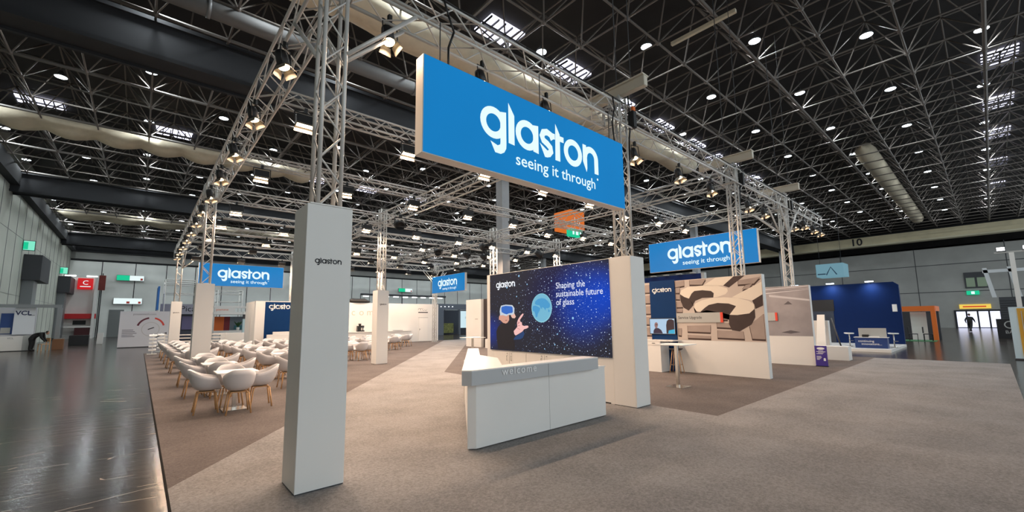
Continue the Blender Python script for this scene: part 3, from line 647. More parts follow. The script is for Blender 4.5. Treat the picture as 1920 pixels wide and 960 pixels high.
T_ = dict(w2top=[(2.43, 2.45), (2.49, 2.57), (2.7, 2.66), (3.17, 2.67), (3.63, 2.64), (3.9, 2.54), (3.91, 2.45), (3.84, 2.37), (3.61, 2.3), (3.48, 2.29), (3.5, 2.42), (3.42, 2.49), (3.16, 2.53), (2.91, 2.52), (2.82, 2.45), (2.72, 2.29), (2.57, 2.35)], w2handle=[(3.18, 2.665), (3.58, 2.88), (4.1, 2.88), (3.79, 2.63), (3.57, 2.64)],
          w1top=[(2.86, 2.02), (2.92, 2.13), (3.13, 2.22), (3.44, 2.28), (3.8, 2.28), (4.17, 2.24), (4.46, 2.15), (4.6, 2.04), (4.59, 1.91), (4.45, 1.79), (4.13, 1.75), (3.91, 1.76), (4.11, 2.01), (3.91, 2.09), (3.59, 2.12), (3.33, 2.07), (3.22, 2.0), (3.06, 1.87), (2.94, 1.88)], w1handle=[(4.01, 2.27), (4.83, 2.67), (4.82, 2.31), (4.55, 2.15), (4.41, 2.19), (4.23, 2.23)])
a = MB(); [a.flat(W[k], -.006) for k in ('w2side', 'w2in', 'w2hd')]; a.build('mural_spanner_shade', sp_s, kw)
a = MB(); [a.flat(T_[k], -.0065) for k in ('w2top', 'w2handle')]; a.build('mural_spanner', sp_t, kw)
a = MB(); [a.flat(W[k], -.007) for k in ('w1side', 'w1in', 'w1hd')]; a.build('mural_spanner_shade', sp_s, kw)
a = MB(); [a.flat(T_[k], -.0075) for k in ('w1top', 'w1handle')]; a.build('mural_spanner', sp_t, kw)
MB().box(1.38, 2.27, -.03, -.004, 0.0, 2.93).build('info_panel', navy, kw)
logo(kw, 1.47, 2.545, .122, -.032, print_white)
sg = MB().box(2.28, 3.65, -.03, -.008, 1.54, 1.84).build('topic_sign', grey_print, kw)
MB().box(3.65, 3.725, -.03, -.008, 1.54, 1.84).build('red_end', red_print, sg)
text('Service Upgrade', .125, 2.34, 1.655, -.032, print_black, sg, sx=.92)
tv = thing('wall_television', 'television on the blue info panel showing two people talking', 'television', (12.97, 7.66, 1.17), TO_X)
MB().box(0, .91, -.05, 0, 0, .53).build('casing', black, tv, .006)
MB().box(.02, .89, -.052, -.05, .025, .505).build('screen_picture', em('tv_bg', (178, 206, 232), .95), tv)
shape(tv, 'pictured_person', [(.13, .03), (.14, .12), (.19, .19), (.25, .21), (.33, .2), (.42, .14), (.47, .03)], em('tv_man', (58, 44, 62)), -.0525)
shape(tv, 'pictured_head', [(.2, .22), (.18, .3), (.2, .37), (.25, .4), (.3, .37), (.31, .3), (.28, .22), (.24, .19)], em('tv_skin', (150, 112, 110)), -.053)
shape(tv, 'pictured_person', [(.60, .03), (.60, .3), (.63, .43), (.70, .49), (.80, .49), (.88, .45), (.88, .03)], em('tv_hair', (64, 46, 50)), -.0525)
shape(tv, 'pictured_collar', [(.66, .03), (.68, .13), (.88, .17), (.88, .03)], em('tv_cyan', (60, 170, 206)), -.053)
shape(tv, 'picture_stripe', [(.22, .32), (.3, .325), (.3, .305), (.22, .30)], em('tv_glasses', (30, 26, 34)), -.0533)
# white cabinet, stool and high table before that wall
t = thing('info_cabinet', 'white cabinet with a worktop below the wall television', 'cabinet', (12.42, 7.02, .012))
MB().box(0, .52, 0, .46, 0, .96).build('cabinet_body', white, t, .003); MB().box(-.01, .54, -.42, .47, .96, .99).build('worktop', white_gloss, t, .002)
MB().box(-.012, 0, .02, .44, .84, .94).build('drawer', white_gloss, t, .002); MB().box(-.02, -.012, .18, .28, .89, .905).build('handle', black, t)
t = thing('bar_stool', 'oak bar stool with dark seat beside the white cabinet', 'stool', (12.62, 6.62, .012), .2)
MB().lathe([(0, .70), (.15, .695), (.2, .72), (.21, .745), (.17, .735), (0, .715)], 20).build('seat', mat('dark_seat', (70, 66, 66), .6), t)
for k in range(4):
    a = math.pi / 4 + k * math.pi / 2; MB().tube((.12 * math.cos(a), .12 * math.sin(a), .70), (.24 * math.cos(a), .24 * math.sin(a), 0), .014, 8, .011).build('leg', wood, t)
MB().path([(.2 * math.cos(math.pi / 4 + k * math.pi / 2), .2 * math.sin(math.pi / 4 + k * math.pi / 2), .25) for k in range(5)], .007, 6).build('footrest', chrome, t)
def high_table(loc, label):
    t = thing('high_table', label, 'table', loc, 0, 'white high tables')
    MB().box(-.36, .36, -.36, .36, 1.02, 1.042).build('tabletop', white_gloss, t, .003); MB().box(-.035, .035, -.035, .035, .012, 1.02).build('pedestal', chrome, t, .004)
    MB().box(-.23, .23, -.23, .23, 0, .012).build('base_plate', chrome, t, .002)
high_table((10.12, 5.30, .012), 'white high table on a steel pedestal in front of the keyboard picture wall')
high_table((9.75, 13.4, .012), 'white high table behind the welcome counter by the diagonal path')
t = thing('picture_wall', 'white wall with a grey blurred workshop picture beside the purple board', 'partition wall', (17.49, 9.0, .012), TO_X)
MB().box(0, 4.86, 0, .21, 0, 2.78).build('wall_body', white, t, .003)
MB().box(0, 4.855, -.004, 0, 1.0, 2.775).build('mural_print', mat('mural_grey', (150, 144, 146), .6, noise=.22, nscale=1.1), t)
a = MB(); a.flat([(3.0, 2.5), (4.85, 2.62), (4.85, 2.68), (3.0, 2.56)], -.005); a.flat([(3.0, 2.66), (4.85, 2.73), (4.85, 2.76), (3.0, 2.70)], -.005); a.flat([(3.6, 2.5), (4.85, 2.28), (4.85, 2.22), (3.6, 2.42)], -.005); a.build('mural_pale_bars', mat('mural_pale', (196, 192, 194), .6), t)
a = MB(); a.flat([(4.05, 2.12), (4.2, 2.24), (4.32, 2.12)], -.005); a.flat([(3.0, 2.58), (4.85, 2.66), (4.85, 2.64), (3.0, 2.56)], -.0052); a.flat([(3.9, 1.12), (4.2, 1.08), (4.5, 1.14), (4.2, 1.2)], -.005); a.build('mural_dark_marks', mat('mural_dark', (92, 86, 90), .6), t)
sg = MB().box(2.2, 3.75, -.03, -.005, 1.54, 1.84).build('topic_sign', grey_print, t); MB().box(3.75, 3.82, -.03, -.005, 1.54, 1.84).build('red_end', red_print, sg)

# ------------------------------------------------------------------ dining tables and chairs
tb = thing('dining_table', '', 'table', (0, 0, .012), 0, 'white square dining tables')
def rrect(a, r, n=4):
    out = []
    for cx, cy, s in ((a - r, a - r, 0), (-a + r, a - r, 1), (-a + r, -a + r, 2), (a - r, -a + r, 3)):
        for k in range(n + 1): t = (s + k / n) * math.pi / 2; out.append((cx + r * math.cos(t), cy + r * math.sin(t)))
    return out
MB().prism(rrect(.345, .05), .725, .745).build('tabletop', white_gloss, tb); MB().box(-.035, .035, -.035, .035, .012, .725).build('pedestal', chrome, tb, .004)
MB().box(-.21, .21, -.21, .21, 0, .014).build('base_plate', chrome, tb, .002)
ch = thing('shell_chair', '', 'chair', (0, 0, .012), 0, 'white shell armchairs at the dining tables')
def shell_mesh():
    vs, fs = [], []; N, Mv = 40, 8
    for i in range(N):
        a = 2 * math.pi * i / N; ph = abs(math.atan2(math.sin(a), math.cos(a)))        # 0 at the back, pi at the open front
        d = math.degrees(ph)
        hgt = .395 if d < 32 else .395 - .125 * min(1, (d - 32) / 58) if d < 90 else .27 - .03 * (d - 90) / 35 if d < 125 else max(.014, .24 - .226 * ((d - 125) / 24)) if d < 149 else .014
        ry = .265 if d < 90 else .27
        for j in range(1, Mv + 1):
            v = j / Mv; rr = math.sin(v * math.pi / 2) ** .62; zz = .415 + hgt * (1 - math.cos(v * math.pi / 2)) ** 1.25 + .012 * v
            vs.append((.258 * rr * math.sin(a) * (1 + .03 * v), -ry * rr * math.cos(a) - (.05 * (zz - .415) / .39 if d < 90 else 0), zz))
    c = len(vs); vs.append((0, 0, .415))
    for i in range(N):
        k = (i + 1) % N; fs.append((c, i * Mv, k * Mv))
        for j in range(Mv - 1): fs.append((i * Mv + j, i * Mv + j + 1, k * Mv + j + 1, k * Mv + j))
    mb = MB(); mb.add(vs, fs, True); me = mb.mesh('shell', white_shell)
    bm = bmesh.new(); bm.from_mesh(me); bmesh.ops.solidify(bm, geom=bm.faces[:], thickness=.012)
    for f in bm.faces: f.smooth = True
    bm.to_mesh(me); bm.free(); return me
put('shell', shell_mesh(), ch)
MB().box(-.13, .13, -.12, .12, .388, .408).build('seat_frame', wood, ch, .004)
for sx in (-1, 1):
    for sy in (-1, 1): MB().path([(sx * .11, sy * .10, .395), (sx * .15, sy * .14, .38), (sx * .20, sy * .19, 0)], .0145, 8).build('leg', wood, ch)
rows = [(1.53, (10.15, 12.5, 14.85, 19.0, 21.35, 23.7, 26.05, 28.3)), (3.5, (12.5, 14.85, 17.2, 19.55, 21.9, 24.25, 26.6)), (5.5, (17.1, 19.45, 21.8, 24.15, 26.5)), (7.45, (19.0, 21.35, 23.7, 26.05)), (9.5, (21.9, 24.25, 26.6)), (11.5, (24.3, 26.65)), (13.5, (26.7,))]
f1 = f2 = True
for r, (x, yy) in enumerate(rows):
    for k, y in enumerate(yy):
        tl = 'white square dining table, %s from the front in the %s row from the hall aisle' % (ORD[k], ORD[r])
        if f1: tb.location = (x, y, .012); tb['label'] = tl; f1 = False
        else: dup(tb, (x, y, .012), 0, tl)
        for dx, dy, rz, sd in ((0, -.47, 0, 'front'), (0, .47, math.pi, 'back'), (-.45, 0, -math.pi / 2, 'hall-aisle'), (.45, 0, math.pi / 2, 'path')):
            cl = 'white shell chair, %s side of the %s table in the %s dining row' % (sd, ORD[k], ORD[r])
            loc = (x + dx + random.uniform(-.015, .015), y + dy + random.uniform(-.015, .015), .012); rot = rz + random.uniform(-.1, .1)
            if f2: ch.location = loc; ch.rotation_euler = (0, 0, rot); ch['label'] = cl; f2 = False
            else: dup(ch, loc, rot, cl)
# ------------------------------------------------------------------ rear of the stand: buffet wall, blue logo wall
t = thing('logo_wall', 'white wall with a royal blue panel and white word mark behind the tables', 'partition wall', (5.3, 29.85, .012))
MB().box(0, 3.0, 0, .15, 0, 3.05).build('wall_body', white, t, .003); MB().box(0, .15, .15, 3.2, 0, 3.05).build('return_wall', white, t, .003)
MB().box(.52, 3.0, -.012, 0, .35, 3.0).build('blue_panel', navy, t); logo(t, .72, 2.56, .26, -.014, print_white)
MB().box(-.006, 0, 1.2, 1.9, .05, 2.1).build('side_door', white_gloss, t)
t = thing('bench_counter', 'low white bench counter in front of the blue word mark wall', 'bench', (5.9, 28.9, .012))
MB().box(0, 2.2, 0, .5, 0, .55).build('seat_block', white, t, .004); MB().box(0, 2.2, .42, .56, .55, .98).build('back_block', white, t, .004); MB().box(.35, 2.2, .56, .75, 0, 1.14).build('shelf', white, t, .004)
t = thing('buffet_wall', 'long white wall with grey welcome lettering behind the dining tables', 'partition wall', (8.6, 31.95, .012))
MB().box(0, 10.95, 0, .15, 0, 3.12).build('wall_body', white, t, .003)
dr = MB().box(9.06, 9.9, -.02, 0, .02, 1.95).build('door', white_gloss, t, .003); MB().lathe([(0, 0), (.03, 0), (.03, .05), (0, .05)], 8, (9.14, -.05, 1.0)).build('door_handle', chrome, dr)
MB().box(9.02, 9.94, -.012, 0, 1.96, 2.0).build('door_head', grey_print, t)
lt = mat('grey_wall_letter', (190, 182, 168), .6)
for c, x in zip('welcome', (1.45, 2.2, 2.92, 3.36, 3.95, 4.55, 5.35)): text(c, .72, x, 2.19, -.004, lt, t)
mk = MB()
for k, cx in enumerate((9.1, 9.3, 9.5, 9.72)):
    for q in range(6): a0, a1 = .6 * q + k, .6 * (q + .8) + k; r0 = .085; mk.flat([(cx + r0 * math.cos(a0), 2.66 + r0 * math.sin(a0)), (cx + r0 * 1.3 * math.cos(a0), 2.66 + r0 * 1.3 * math.sin(a0)), (cx + r0 * 1.3 * math.cos(a1), 2.66 + r0 * 1.3 * math.sin(a1)), (cx + r0 * math.cos(a1), 2.66 + r0 * math.sin(a1))], -.004)
mk.flat([(9.0, 2.38), (9.92, 2.38), (9.92, 2.46), (9.0, 2.46)], -.004); mk.build('door_emblem', print_black, t)
t = thing('buffet_counter', 'long white buffet counter standing against the welcome wall', 'counter', (9.3, 31.2, .012))
MB().box(0, 7.3, .05, .7, .08, .9).build('counter_body', white, t, .003); MB().box(-.03, 7.33, 0, .72, .9, .96).build('worktop', white_gloss, t, .003); MB().box(.1, 7.2, .12, .7, 0, .08).build('plinth', dark, t)
t = thing('coffee_machine', 'black coffee machine on the buffet counter', 'coffee machine', (12.3, 31.4, .972))
MB().box(0, .24, 0, .3, 0, .42).build('body', black, t, .01); MB().box(.24, .5, 0, .3, 0, .1).build('drip_tray', black, t, .005); MB().box(.24, .48, .02, .3, .28, .45).build('brew_head', dark, t, .01)
MB().box(.40, .5, .18, .3, .1, .28).build('milk_jug', chrome, t, .005); MB().lathe([(.0, .42), (.08, .42), (.11, .6), (0, .6)], 12, (.2, .16, 0)).build('bean_hopper', black, t)
tag(MB().box(15.2, 15.9, 31.3, 31.7, .973, 1.0).build('serving_tray', black, None, .004), 'black serving tray on the buffet counter near the door', 'tray')
b = MB(); b.lathe([(0, 0), (.22, .02), (.28, .15), (.2, .3), (.0, .34)], 12)
b.v = [(p[0] * 3.2, p[1] * .9, p[2] * (1 + .25 * math.sin(p[0] * 21))) for p in b.v]
o = b.build('cable_bundle', black); o.location = (12.6, 32.03, 3.14); tag(o, 'dark cable bundle left on top of the welcome wall', 'cables')
# literature racks at the hall-aisle corner
def rack(loc, label):
    t = thing('literature_rack', label, 'rack', loc, 0, 'white zigzag literature racks')
    MB().box(-.22, .22, -.16, .16, 0, .03).build('base_plate', white_gloss, t, .003)
    MB().tube((0, .1, .03), (0, .1, 1.16), .02, 8).build('post', white_gloss, t)
    for k in range(5):
        z = .2 + .2 * k
        b = MB(); b.add([(-.17, .08, z + .1), (.17, .08, z + .1), (.17, -.14, z), (-.17, -.14, z), (-.17, .08, z + .115), (.17, .08, z + .115), (.17, -.14, z + .015), (-.17, -.14, z + .015)], [(0, 1, 2, 3), (7, 6, 5, 4), (0, 4, 5, 1), (1, 5, 6, 2), (2, 6, 7, 3), (3, 7, 4, 0)])
        b.box(-.17, .17, -.15, -.138, z, z + .05); b.build('leaflet_shelf', white_gloss, t)
rack((.66, 31.9, .012), 'white zigzag literature rack on the carpet corner by the hall floor')
rack((1.1, 34.6, 0), 'white zigzag literature rack behind the rear corner of the dining area')
t = thing('slatted_screen', 'low white slatted screen behind the outermost dining row', 'screen', (1.2, 33.6, 0))
for k in range(5): MB().box(0, 3.2, 0, .03, .2 + .2 * k, .26 + .2 * k).build('slat', white_gloss, t)
for x in (0, 1.6, 3.14): MB().box(x, x + .06, .03, .08, 0, 1.14).build('post', white_gloss, t)

# ------------------------------------------------------------------ neighbouring stands on the far side
t = thing('poster_wall', 'white advertising wall with a red and dark ring diagram by the hall aisle', 'partition wall', (-1.1, 42.5, 0))
MB().box(0, 3.2, 0, .12, .06, 2.70).build('wall_body', mat('cool_white_panel', (206, 206, 212), .6), t); MB().box(.02, 3.2, .01, .11, 0, .06).build('plinth', dark, t)
def arc(cx, cz, r0, r1, a0, a1, n=10):
    m_ = MB()
    for k in range(n):
        t0, t1 = R(a0 + (a1 - a0) * k / n), R(a0 + (a1 - a0) * (k + 1) / n)
        m_.flat([(cx + q * math.cos(s), cz + q * math.sin(s)) for q, s in ((r0, t0), (r1, t0), (r1, t1), (r0, t1))], -.004)
    return m_
arc(1.78, 1.42, .72, .84, 100, 165).build('dark_arc', mat('dark_red_print', (96, 40, 56), .6), t); arc(1.78, 1.42, .72, .84, 15, 75).build('red_arc', mat('red_arc_print', (206, 70, 60), .6), t)
arc(1.78, 1.35, .50, .53, 0, 360, 30).build('grey_ring', grey_print, t)
text('ponsentech.com', .2, .72, 2.42, -.004, mat('grey_text', (120, 118, 128), .6), t)
for k in range(5): MB().box(.18, .8 + .1 * (k % 3), -.004, 0, 1.28 - .12 * k, 1.33 - .12 * k).build('text_line', mat('grey_text', (120, 118, 128), .6), t)
mk = MB(); mk.flat([(1.6, 1.35), (1.95, 1.5), (2.0, 1.45), (1.65, 1.3)], -.005); mk.flat([(2.1, .75), (2.7, 1.05), (2.72, .98), (2.12, .68)], -.005); mk.flat([(2.55, 1.0), (2.75, 1.1), (2.75, .95)], -.005); mk.build('dark_motif', print_black, t)
# stand with grey frame at the left
t = thing('exhibition_booth', 'white booth with grey portal frame and dark blue poster by the left hall wall', 'booth', (-7.7, 45.0, 0))
gf = mat('grey_frame', (128, 132, 134), .6)
MB().box(0, 3.35, 0, .25, 3.0, 3.22).build('portal_beam', gf, t); MB().box(3.15, 3.4, 0, .25, 0, 3.0).build('portal_post', gf, t)
MB().box(0, 2.1, .6, .7, 0, 3.0).build('rear_wall', mat('cool_white_panel', (206, 206, 212), .6), t)
MB().box(.45, 1.05, .56, .6, 1.15, 2.6).build('blue_poster', mat('navy_print', (44, 72, 130), .6), t)
MB().box(.5, .95, .55, .56, 1.2, 1.6).build('poster_photo', grey_print, t)
pn = MB().box(1.08, 2.08, .3, .36, 1.12, 3.0).build('lit_panel', mat('pale_panel', (214, 218, 224), .6), t)
text('VCL', .42, 1.13, 2.48, .296, mat('dark_blue_text', (44, 52, 92), .6), pn, bold=.012); MB().box(1.75, 2.05, .29, .3, 2.44, 2.47).build('underline', dark, pn)
t = thing('reception_desk', 'white reception desk in front of the grey framed booth', 'desk', (-6.95, 43.9, 0))
MB().box(0, 1.05, 0, .5, .05, 1.02).build('desk_body', white, t, .004); MB().box(1.05, 1.65, .05, .5, .05, 1.05).build('side_unit', grey_print, t, .004); MB().box(.02, 1.6, .04, .48, 0, .05).build('plinth', dark, t)
text('VCL', .16, .35, .84, -.004, mat('grey_text', (120, 118, 128), .6), t)
# red stand by the left wall
t = thing('exhibition_booth', 'tall white booth with a red sign and red band by the left hall wall', 'booth', (-7.5, 78.0, 0))
MB().box(0, 2.9, 1.2, 1.4, 2.6, 8.0).build('tower_wall', white, t); MB().box(2.75, 3.0, -.3, 1.2, 0, 8.0).build('side_fin', white, t)
MB().box(0, 3.1, 0, 1.2, 2.56, 3.2).build('red_band', red_m, t); MB().box(0, 2.75, 1.0, 1.2, 0, 2.56).build('rear_wall', white, t)
MB().box(1.0, 2.2, .95, 1.0, 1.78, 2.33).build('black_screen', black, t); MB().box(.2, 2.9, -.2, .5, 1.42, 1.6).build('shelf', white_gloss, t)
MB().box(1.3, 2.9, -.1, .4, .1, 1.40).build('dark_red_counter', mat('dark_red', (70, 18, 22), .5), t)
sg = MB().box(1.05, 2.5, 1.0, 1.2, 6.45, 7.9).build('red_sign', mat('lit_red_sign', (214, 30, 36), .5, emit=.8), t); text('C', .8, 1.5, 7.05, .99, lit_white, sg); MB().box(1.3, 2.3, .98, 1.0, 6.75, 6.85).build('sign_line', lit_white, sg)
for x in (.4, 2.4):
    s = MB().tube((x, .9, 8.05), (x, .3, 8.15), .03, 6).build('lamp_arm', dark, t); MB().box(x - .5, x + .5, .1, .4, 8.05, 8.18).build('lamp_head', mat('white_lamp', (255, 255, 255), .5, emit=6), s)
# wall boxes, exit signs, lit signs
for k, (y, z0, z1) in enumerate(((54.0, 5.6, 7.6), (74.5, 5.7, 7.5))):
    t = thing('ventilation_unit', 'dark ventilation box on the left hall wall, %s from the front' % ORD[k], 'ventilation unit', (XL, y, z0))
    MB().box(.02, 1.1, 0, 4.6, 0, z1 - z0 + .2).build('casing', dark, t); MB().box(.02, .7, .4, 2.2, -z0 + .2, 0).build('duct', mat('zinc_duct', (120, 124, 126), .4, .5), t)
for k, (y, z) in enumerate(((53.0, 8.0), (75.0, 8.0))):
    t = thing('exit_sign', 'lit green exit sign on the left hall wall, %s from the front' % ORD[k], 'exit sign', (XL + .03, y, z))
    MB().box(0, .7, 0, .12, 0, .85).build('casing', dark, t); MB().box(.03, .67, -.01, 0, .04, .81).build('lit_face', mat('lit_mint_sign', (130, 232, 200), .5, emit=1.0), t); MB().box(.03, .3, -.015, -.01, .1, .7).build('pictogram', green_lit, t)
for k, (x0, x1, z0, z1, c) in enumerate(((-2.95, .1, 8.15, 8.95, 1), (-3.05, .1, 4.7, 5.6, 0), (41.3, 44.6, 8.0, 8.8, 1))):
    t = thing('information_sign', 'lit information sign on the back hall wall, %s' % ('upper one with green end', 'lower white one', 'green and white one beyond the buffet wall')[k], 'sign', (x0, YB - .35, z0))
    L = x1 - x0; MB().box(0, L, .02, .2, 0, z1 - z0).build('casing', dark, t); MB().box(.03, L - .03, 0, .02, .03, z1 - z0 - .03).build('lit_face', white_lit, t)
    if c: MB().box(.03, L * .47, -.015, 0, .03, z1 - z0 - .03).build('green_field', green_lit, t)
    else: MB().box(L * .45, L * .56, -.015, 0, .1, .4).build('red_mark', red_print, t)
    MB().box(L * .86, L * .95, -.015, 0, .1, .4).build('red_mark', red_print, t)
tag(MB().box(-3.4, -1.8, YB - .06, YB, 0, 3.9).build('door_1', mat('grey_gate', (120, 124, 124), .6)), kind='structure')
tag(MB().box(-4.7, -4.0, YB - 1.2, YB - 1.0, 6.6, 8.7).build('red_banner', mat('brown_red_banner', (120, 44, 38), .6)), 'brown and red banner beside the tall red booth', 'banner')
bpy.data.objects['red_banner'].location.z = 0
tag(MB().tube((-4.35, YB - 1.0, 0), (-4.35, YB - 1.0, 9), .06, 8).build('banner_pole', dark), 'dark pole carrying the brown banner near the back wall', 'pole')
# person bending over a chair at the left
def figure(name, label, loc, rz, bones, head, mats, hair=True):
    t = bpy.data.meshes.new('person'); bm = bmesh.new(); sk = bm.verts.layers.skin.verify()
    V = {}
    for k, (p, r) in bones['v'].items():
        v = bm.verts.new(p); v[sk].radius = (r, r); V[k] = v; v[sk].use_root = (k == 'pelvis')
    for a, b in bones['e']: bm.edges.new((V[a], V[b]))
    bm.to_mesh(t); bm.free(); o = put(name, t); o.location = loc; o.rotation_euler = (0, 0, rz)
    md = o.modifiers.new('skin', 'SKIN'); md.use_smooth_shade = True; o.modifiers.new('sub', 'SUBSURF').render_levels = 2
    t.materials.append(mats[0]); tag(o, label, 'person')
    hx, hy, hz = head
    MB().lathe([(0, -.125), (.055, -.115), (.075, -.06), (.082, .0), (.085, .05), (.07, .095), (.03, .12), (0, .125)], 14, (hx, hy, hz)).build('head', mats[1], o)
    hb = MB(); hb.lathe([(.09, .0), (.092, .05), (.078, .1), (.035, .13), (0, .135)], 14, (hx, hy + .012, hz)); hb.build('hair', mat('dark_hair', (40, 30, 26), .8), o)
    return o
H = {'pelvis': ((0, 0, .92), .19), 'knl': ((.1, -.05, .5), .1), 'knr': ((-.1, -.02, .5), .1), 'al': ((.11, 0, .08), .075), 'ar': ((-.11, .02, .08), .075), 'tl': ((.12, -.16, .035), .04), 'tr': ((-.12, -.14, .035), .04),
     'hl': ((.1, 0, .85), .14), 'hr': ((-.1, 0, .85), .14), 'waist': ((0, -.18, 1.06), .19), 'chest': ((0, -.42, 1.16), .21), 'neck': ((0, -.60, 1.22), .055), 'sl': ((.2, -.48, 1.18), .1), 'sr': ((-.2, -.48, 1.18), .1), 'el': ((.24, -.52, .9), .075), 'er': ((-.24, -.52, .9), .075), 'wl': ((.16, -.66, .68), .05), 'wr': ((-.16, -.66, .68), .05), 'ml': ((.14, -.70, .60), .035), 'mr': ((-.14, -.70, .60), .035)}
HE = [('pelvis', 'hl'), ('pelvis', 'hr'), ('hl', 'knl'), ('hr', 'knr'), ('knl', 'al'), ('knr', 'ar'), ('al', 'tl'), ('ar', 'tr'), ('pelvis', 'waist'), ('waist', 'chest'), ('chest', 'neck'), ('chest', 'sl'), ('chest', 'sr'), ('sl', 'el'), ('sr', 'er'), ('el', 'wl'), ('er', 'wr'), ('wl', 'ml'), ('wr', 'mr')]
figure('person', 'person in black clothing bending over a wooden chair by the booths', (-5.45, 43.6, 0), R(80), dict(v=H, e=HE), (0, -.74, 1.22), (cloth_black, skin))
t = thing('wooden_chair', 'brown wooden chair beside the bending person', 'chair', (-4.85, 43.6, 0), R(-60))
MB().box(-.22, .22, -.22, .22, .43, .46).build('seat', wood, t); MB().box(-.22, .22, .19, .22, .6, .86).build('backrest', wood, t)
for sx in (-1, 1):
    for sy in (-1, 1): MB().box(sx * .2 - .018, sx * .2 + .018, sy * .2 - .018, sy * .2 + .018, 0, .86 if sy > 0 else .43).build('leg', wood, t)
tag(MB().box(-4.55, -4.0, 44.3, 44.9, 0, .75).build('cardboard_carton', mat('brown_card', (120, 84, 58), .8), None, .01), 'brown cardboard carton standing on the dark hall floor by the booth', 'carton')
tag(MB().box(-4.4, -3.2, 52.0, 52.8, 0, .85).build('equipment_case', black, None, .02), 'black equipment case on the floor before the red booth', 'case')
tag(MB().box(-2.75, -2.35, 53.0, 53.4, 0, 1.0).build('white_bin', white_gloss, None, .02), 'white bin on the dark floor before the red booth', 'bin')
# stands behind the dining area, seen past the columns
def frame_tower(loc, w, d, hgt, label):
    t = thing('open_truss', label, 'truss', loc, 0, 'grey truss frames of the neighbouring stand')
    for x in (0, w):
        for y in (0, d): MB().tube((x, y, 0), (x, y, hgt), .05, 6).build('post', alu, t)
    b = MB()
    for z in (hgt, hgt - .35, hgt - 1.2):
        b.path([(0, 0, z), (w, 0, z), (w, d, z), (0, d, z), (0, 0, z)], .035, 6)
    b.build('frame_rails', alu, t); return t
frame_tower((1.5, 47.5, 0), 3.4, 2.2, 5.6, 'open grey truss frame behind the ring diagram wall')
frame_tower((6.0, 53.5, 0), 2.2, 2.0, 5.2, 'open grey truss frame above the orange booth')
tag(MB().box(1.0, 1.12, 46.2, 49.4, 2.9, 4.9).build('blue_banner', mat('sky_blue_banner', (40, 104, 176), .6), None), 'blue banner on the truss frame behind the ring diagram wall', 'banner')
tag(MB().box(1.0, 1.12, 46.3, 46.42, 0, 2.9).build('banner_post', alu), 'thin post under the blue banner behind the ring diagram wall', 'post')
t = thing('exhibition_booth', 'dark grey booth with black lettered band behind the slatted screen', 'booth', (1.3, 48.5, 0))
MB().box(0, 3.6, 0, .15, 2.6, 3.5).build('fascia', mat('lilac_print', (148, 148, 162), .6), t); MB().box(0, 3.6, .4, .5, 0, 2.6).build('rear_wall', mat('slate_dark', (58, 62, 76), .6), t); MB().box(.2, 1.4, .2, .4, 0, 1.1).build('teal_counter', mat('teal_front', (56, 104, 124), .6), t); MB().box(1.6, 3.0, .3, .4, 1.2, 2.4).build('poster', mat('violet_print', (96, 92, 128), .6), t)
text('Pica', .7, 1.4, 2.85, -.01, print_black, t); MB().box(0, .12, 0, .4, 0, 2.6).build('side_post', dark, t); MB().box(3.48, 3.6, 0, .4, 0, 2.6).build('side_post', dark, t)
t = thing('exhibition_booth', 'booth with orange wall and white roof edge beyond the dining tables', 'booth', (5.4, 50.5, 0))
MB().box(0, 4.2, 0, 2.0, 2.6, 2.85).build('roof_edge', white_gloss, t); MB().box(0, 4.2, 0, 1.0, 3.25, 3.45).build('roof_edge', white_gloss, t); MB().box(.2, 1.1, 1.5, 1.6, .6, 2.4).build('orange_wall', orange_m, t); MB().box(1.1, 1.6, 1.5, 1.6, .6, 2.4).build('red_wall', mat('wine_print', (130, 40, 50), .6), t); MB().box(1.6, 4.0, 1.5, 1.6, 1.0, 2.4).build('slate_wall', mat('grey_blue_print', (120, 134, 146), .6), t); MB().box(2.0, 3.0, 1.45, 1.5, 1.1, 1.5).build('teal_panel', mat('teal_print', (56, 120, 130), .6), t); MB().box(0, 3.2, .4, .9, 0, 1.0).build('white_counter', white, t); MB().box(3.0, 4.0, .9, 1.4, 0, 1.2).build('blue_counter', mat('grey_navy', (76, 92, 130), .6), t)
for x in (.02, 4.08): MB().box(x, x + .1, .05, .15, 0, 2.6).build('post', alu, t)
text('piemme', .32, .2, 2.98, -.01, orange_m, t); MB().box(.1, 1.8, .0, .02, 2.86, 3.24).build('sign_board', white_gloss, t)
t = thing('potted_plant', 'green potted plant on the white counter of the orange booth', 'plant', (7.6, 51.05, 1.0))
MB().lathe([(0, 0), (.12, 0), (.16, .3), (0, .3)], 10).build('pot', white_gloss, t)
b = MB()
for k in range(26):
    a, l = k * 2.4, random.uniform(.4, .75); tp = (l * .6 * math.cos(a), l * .6 * math.sin(a), .3 + l * .9); s = Vector((-math.sin(a), math.cos(a), 0)) * .05
    md = Vector(tp) * .55 + Vector((0, 0, .2)); b.add([(0, 0, .28), tuple(md + s), tp, tuple(md - s)], [(0, 1, 2, 3)])
b.build('leaves', mat('leaf_green', (52, 92, 50), .6), t)
tag(MB().box(4.55, 6.7, 37.6, 38.1, 0, 1.0).build('white_counter', white, None, .01), 'white counter block behind the second dining row', 'counter')
t = thing('info_pillar', 'slim pale blue information pillar with dark band behind the tables', 'pillar', (7.0, 44.6, 0)); MB().box(0, .5, 0, .3, 0, 2.1).build('body', mat('pale_aqua', (190, 216, 222), .5), t); MB().box(-.01, .51, -.01, .31, 2.1, 2.5).build('dark_head', dark, t); MB().box(0, .5, 0, .3, 2.5, 2.75).build('cap', white_gloss, t)
